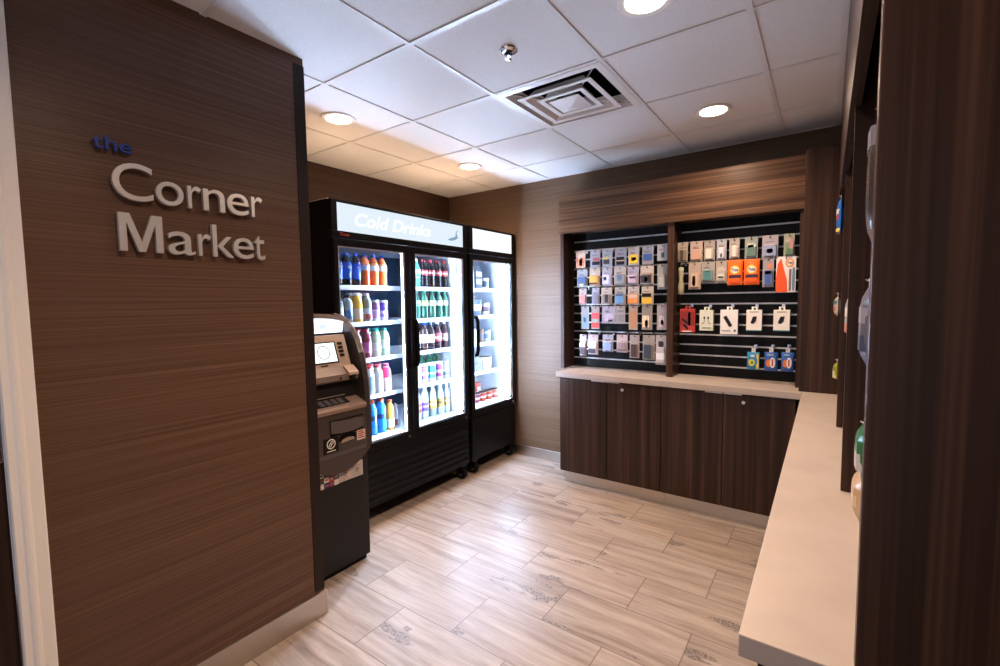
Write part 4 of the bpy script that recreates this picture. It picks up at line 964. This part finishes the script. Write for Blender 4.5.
# packets on the right-hand unit, hanging from pegs in its slatwall
def side_packet(y, z0, z1, xf, w, bg, art, label, name='snack_bag', cat='bag', thick=.03):
    """pouch facing -x whose front bulges to xf"""
    t = thing(name, label, cat, (xf + .02, y, z0), 'packets on the right display unit')
    h = z1 - z0; n = 9; V = []; m = MB()
    for i in range(n):
        v = i / (n - 1); b = thick * (1 - (2 * v - 1) ** 4) * .5 + .0008; xc = xf + thick * .55
        V.append([m.bm.verts.new(p) for p in ((xc, y - w / 2, z0 + v * h), (xc - b, y - w * .36, z0 + v * h), (xc - b * 1.1, y, z0 + v * h), (xc - b, y + w * .36, z0 + v * h), (xc, y + w / 2, z0 + v * h), (xc + b, y + w * .36, z0 + v * h), (xc + b, y, z0 + v * h), (xc + b, y - w * .36, z0 + v * h))])
    for a, b in zip(V, V[1:]):
        for i in range(8): m.bm.faces.new((a[i], a[(i + 1) % 8], b[(i + 1) % 8], b[i]))
    m.bm.faces.new(V[0]); m.bm.faces.new(V[-1])
    m.build('bag', paint(bg, .28), t, smooth=True)
    xc = xf + thick * .55
    for (a, b, c) in art:
        p = MB(); b_ = thick * .5
        q = [(xc - b_ * .2, y - w * .47), (xc - b_ - .0012, y - w * .36), (xc - b_ * 1.1 - .0012, y), (xc - b_ - .0012, y + w * .36), (xc - b_ * .2, y + w * .47)]
        p.prism(q, 'z', z0 + a * h, z0 + b * h); p.build('print', paint(c, .35), t)
    m = MB().box(xc - .001, y - .012, z1 - .004, xc + .001, y + .012, z1 + .022); m.build('hang_tab', paint('cfcfd4', .35), t)
    hk = MB().tube([(1.744, y, z1 + .012), (xc + .004, y, z1 + .012), (xc - .008, y, z1 + .02)], .0028, 6).box(1.738, y - .01, z1 + .006, 1.743, y + .01, z1 + .034)
    o = hk.build('peg_hook', M['chrome'], None, (1.744, y, z1 + .012)); tag(o, 'chrome peg hook holding the ' + label.split(',')[0], 'hook', 'peg hooks in the right display unit')
side_packet(1.50, 1.84, 2.015, 1.520, .14, '1e62b4', [(.55, .68, 'd8d4c8'), (.40, .52, 'b83a3a'), (.04, .14, 'e0c060')], 'bright blue snack bag, highest in the far bay')
side_packet(1.50, 1.42, 1.52, 1.522, .12, 'b0a49a', [(.3, .5, 'c06a58'), (.6, .8, '3a7a80')], 'small silver bag with red stripe, below the blue bag')
side_packet(1.45, 1.10, 1.18, 1.528, .10, '8a8a2c', [(.1, .55, 'd8cfa8')], 'olive bag with cream base, lowest in the far bay')
side_packet(.75, 1.36, 1.53, 1.551, .13, '9aa09e', [(.5, .7, 'd8d0c8'), (.15, .35, 'c07860')], 'grey and pink bag in the middle bay')
side_packet(-.10, 1.36, 1.54, 1.556, .12, '5a5862', [(.2, .4, '3a3a50'), (.55, .75, '8c8c98')], 'shiny silver bag, in the near bay')
side_packet(-.30, 1.62, 1.86, 1.550, .12, '38302f', [(.75, .9, '70707a')], 'clear grey bag, highest in the near bay', thick=.03)
side_packet(-.02, 1.085, 1.19, 1.562, .12, '2f6a44', [(.1, .5, 'b8b4b0')], 'dark green bag with grey base, in the near bay')
side_packet(.06, .945, 1.045, 1.562, .12, 'b89a78', [(.3, .6, 'cdb496')], 'tan bag just above the counter, in the near bay')

# ---------------------------------------------------------------- light
w = bpy.data.worlds.new('world'); sc.world = w; w.use_nodes = True
bg = w.node_tree.nodes['Background']; bg.inputs[0].default_value = (.86, .86, 1.0, 1); bg.inputs[1].default_value = .95
for o in bpy.data.objects:
    if o.name.startswith('lettering') and o.type == 'FONT': bpy.data.objects.remove(o)
vs = sc.view_settings
sc.display_settings.display_device = 'sRGB'
vs.view_transform = 'Standard'; vs.look = 'None'; vs.gamma = 1; vs.use_curve_mapping = False; vs.exposure = 0.0
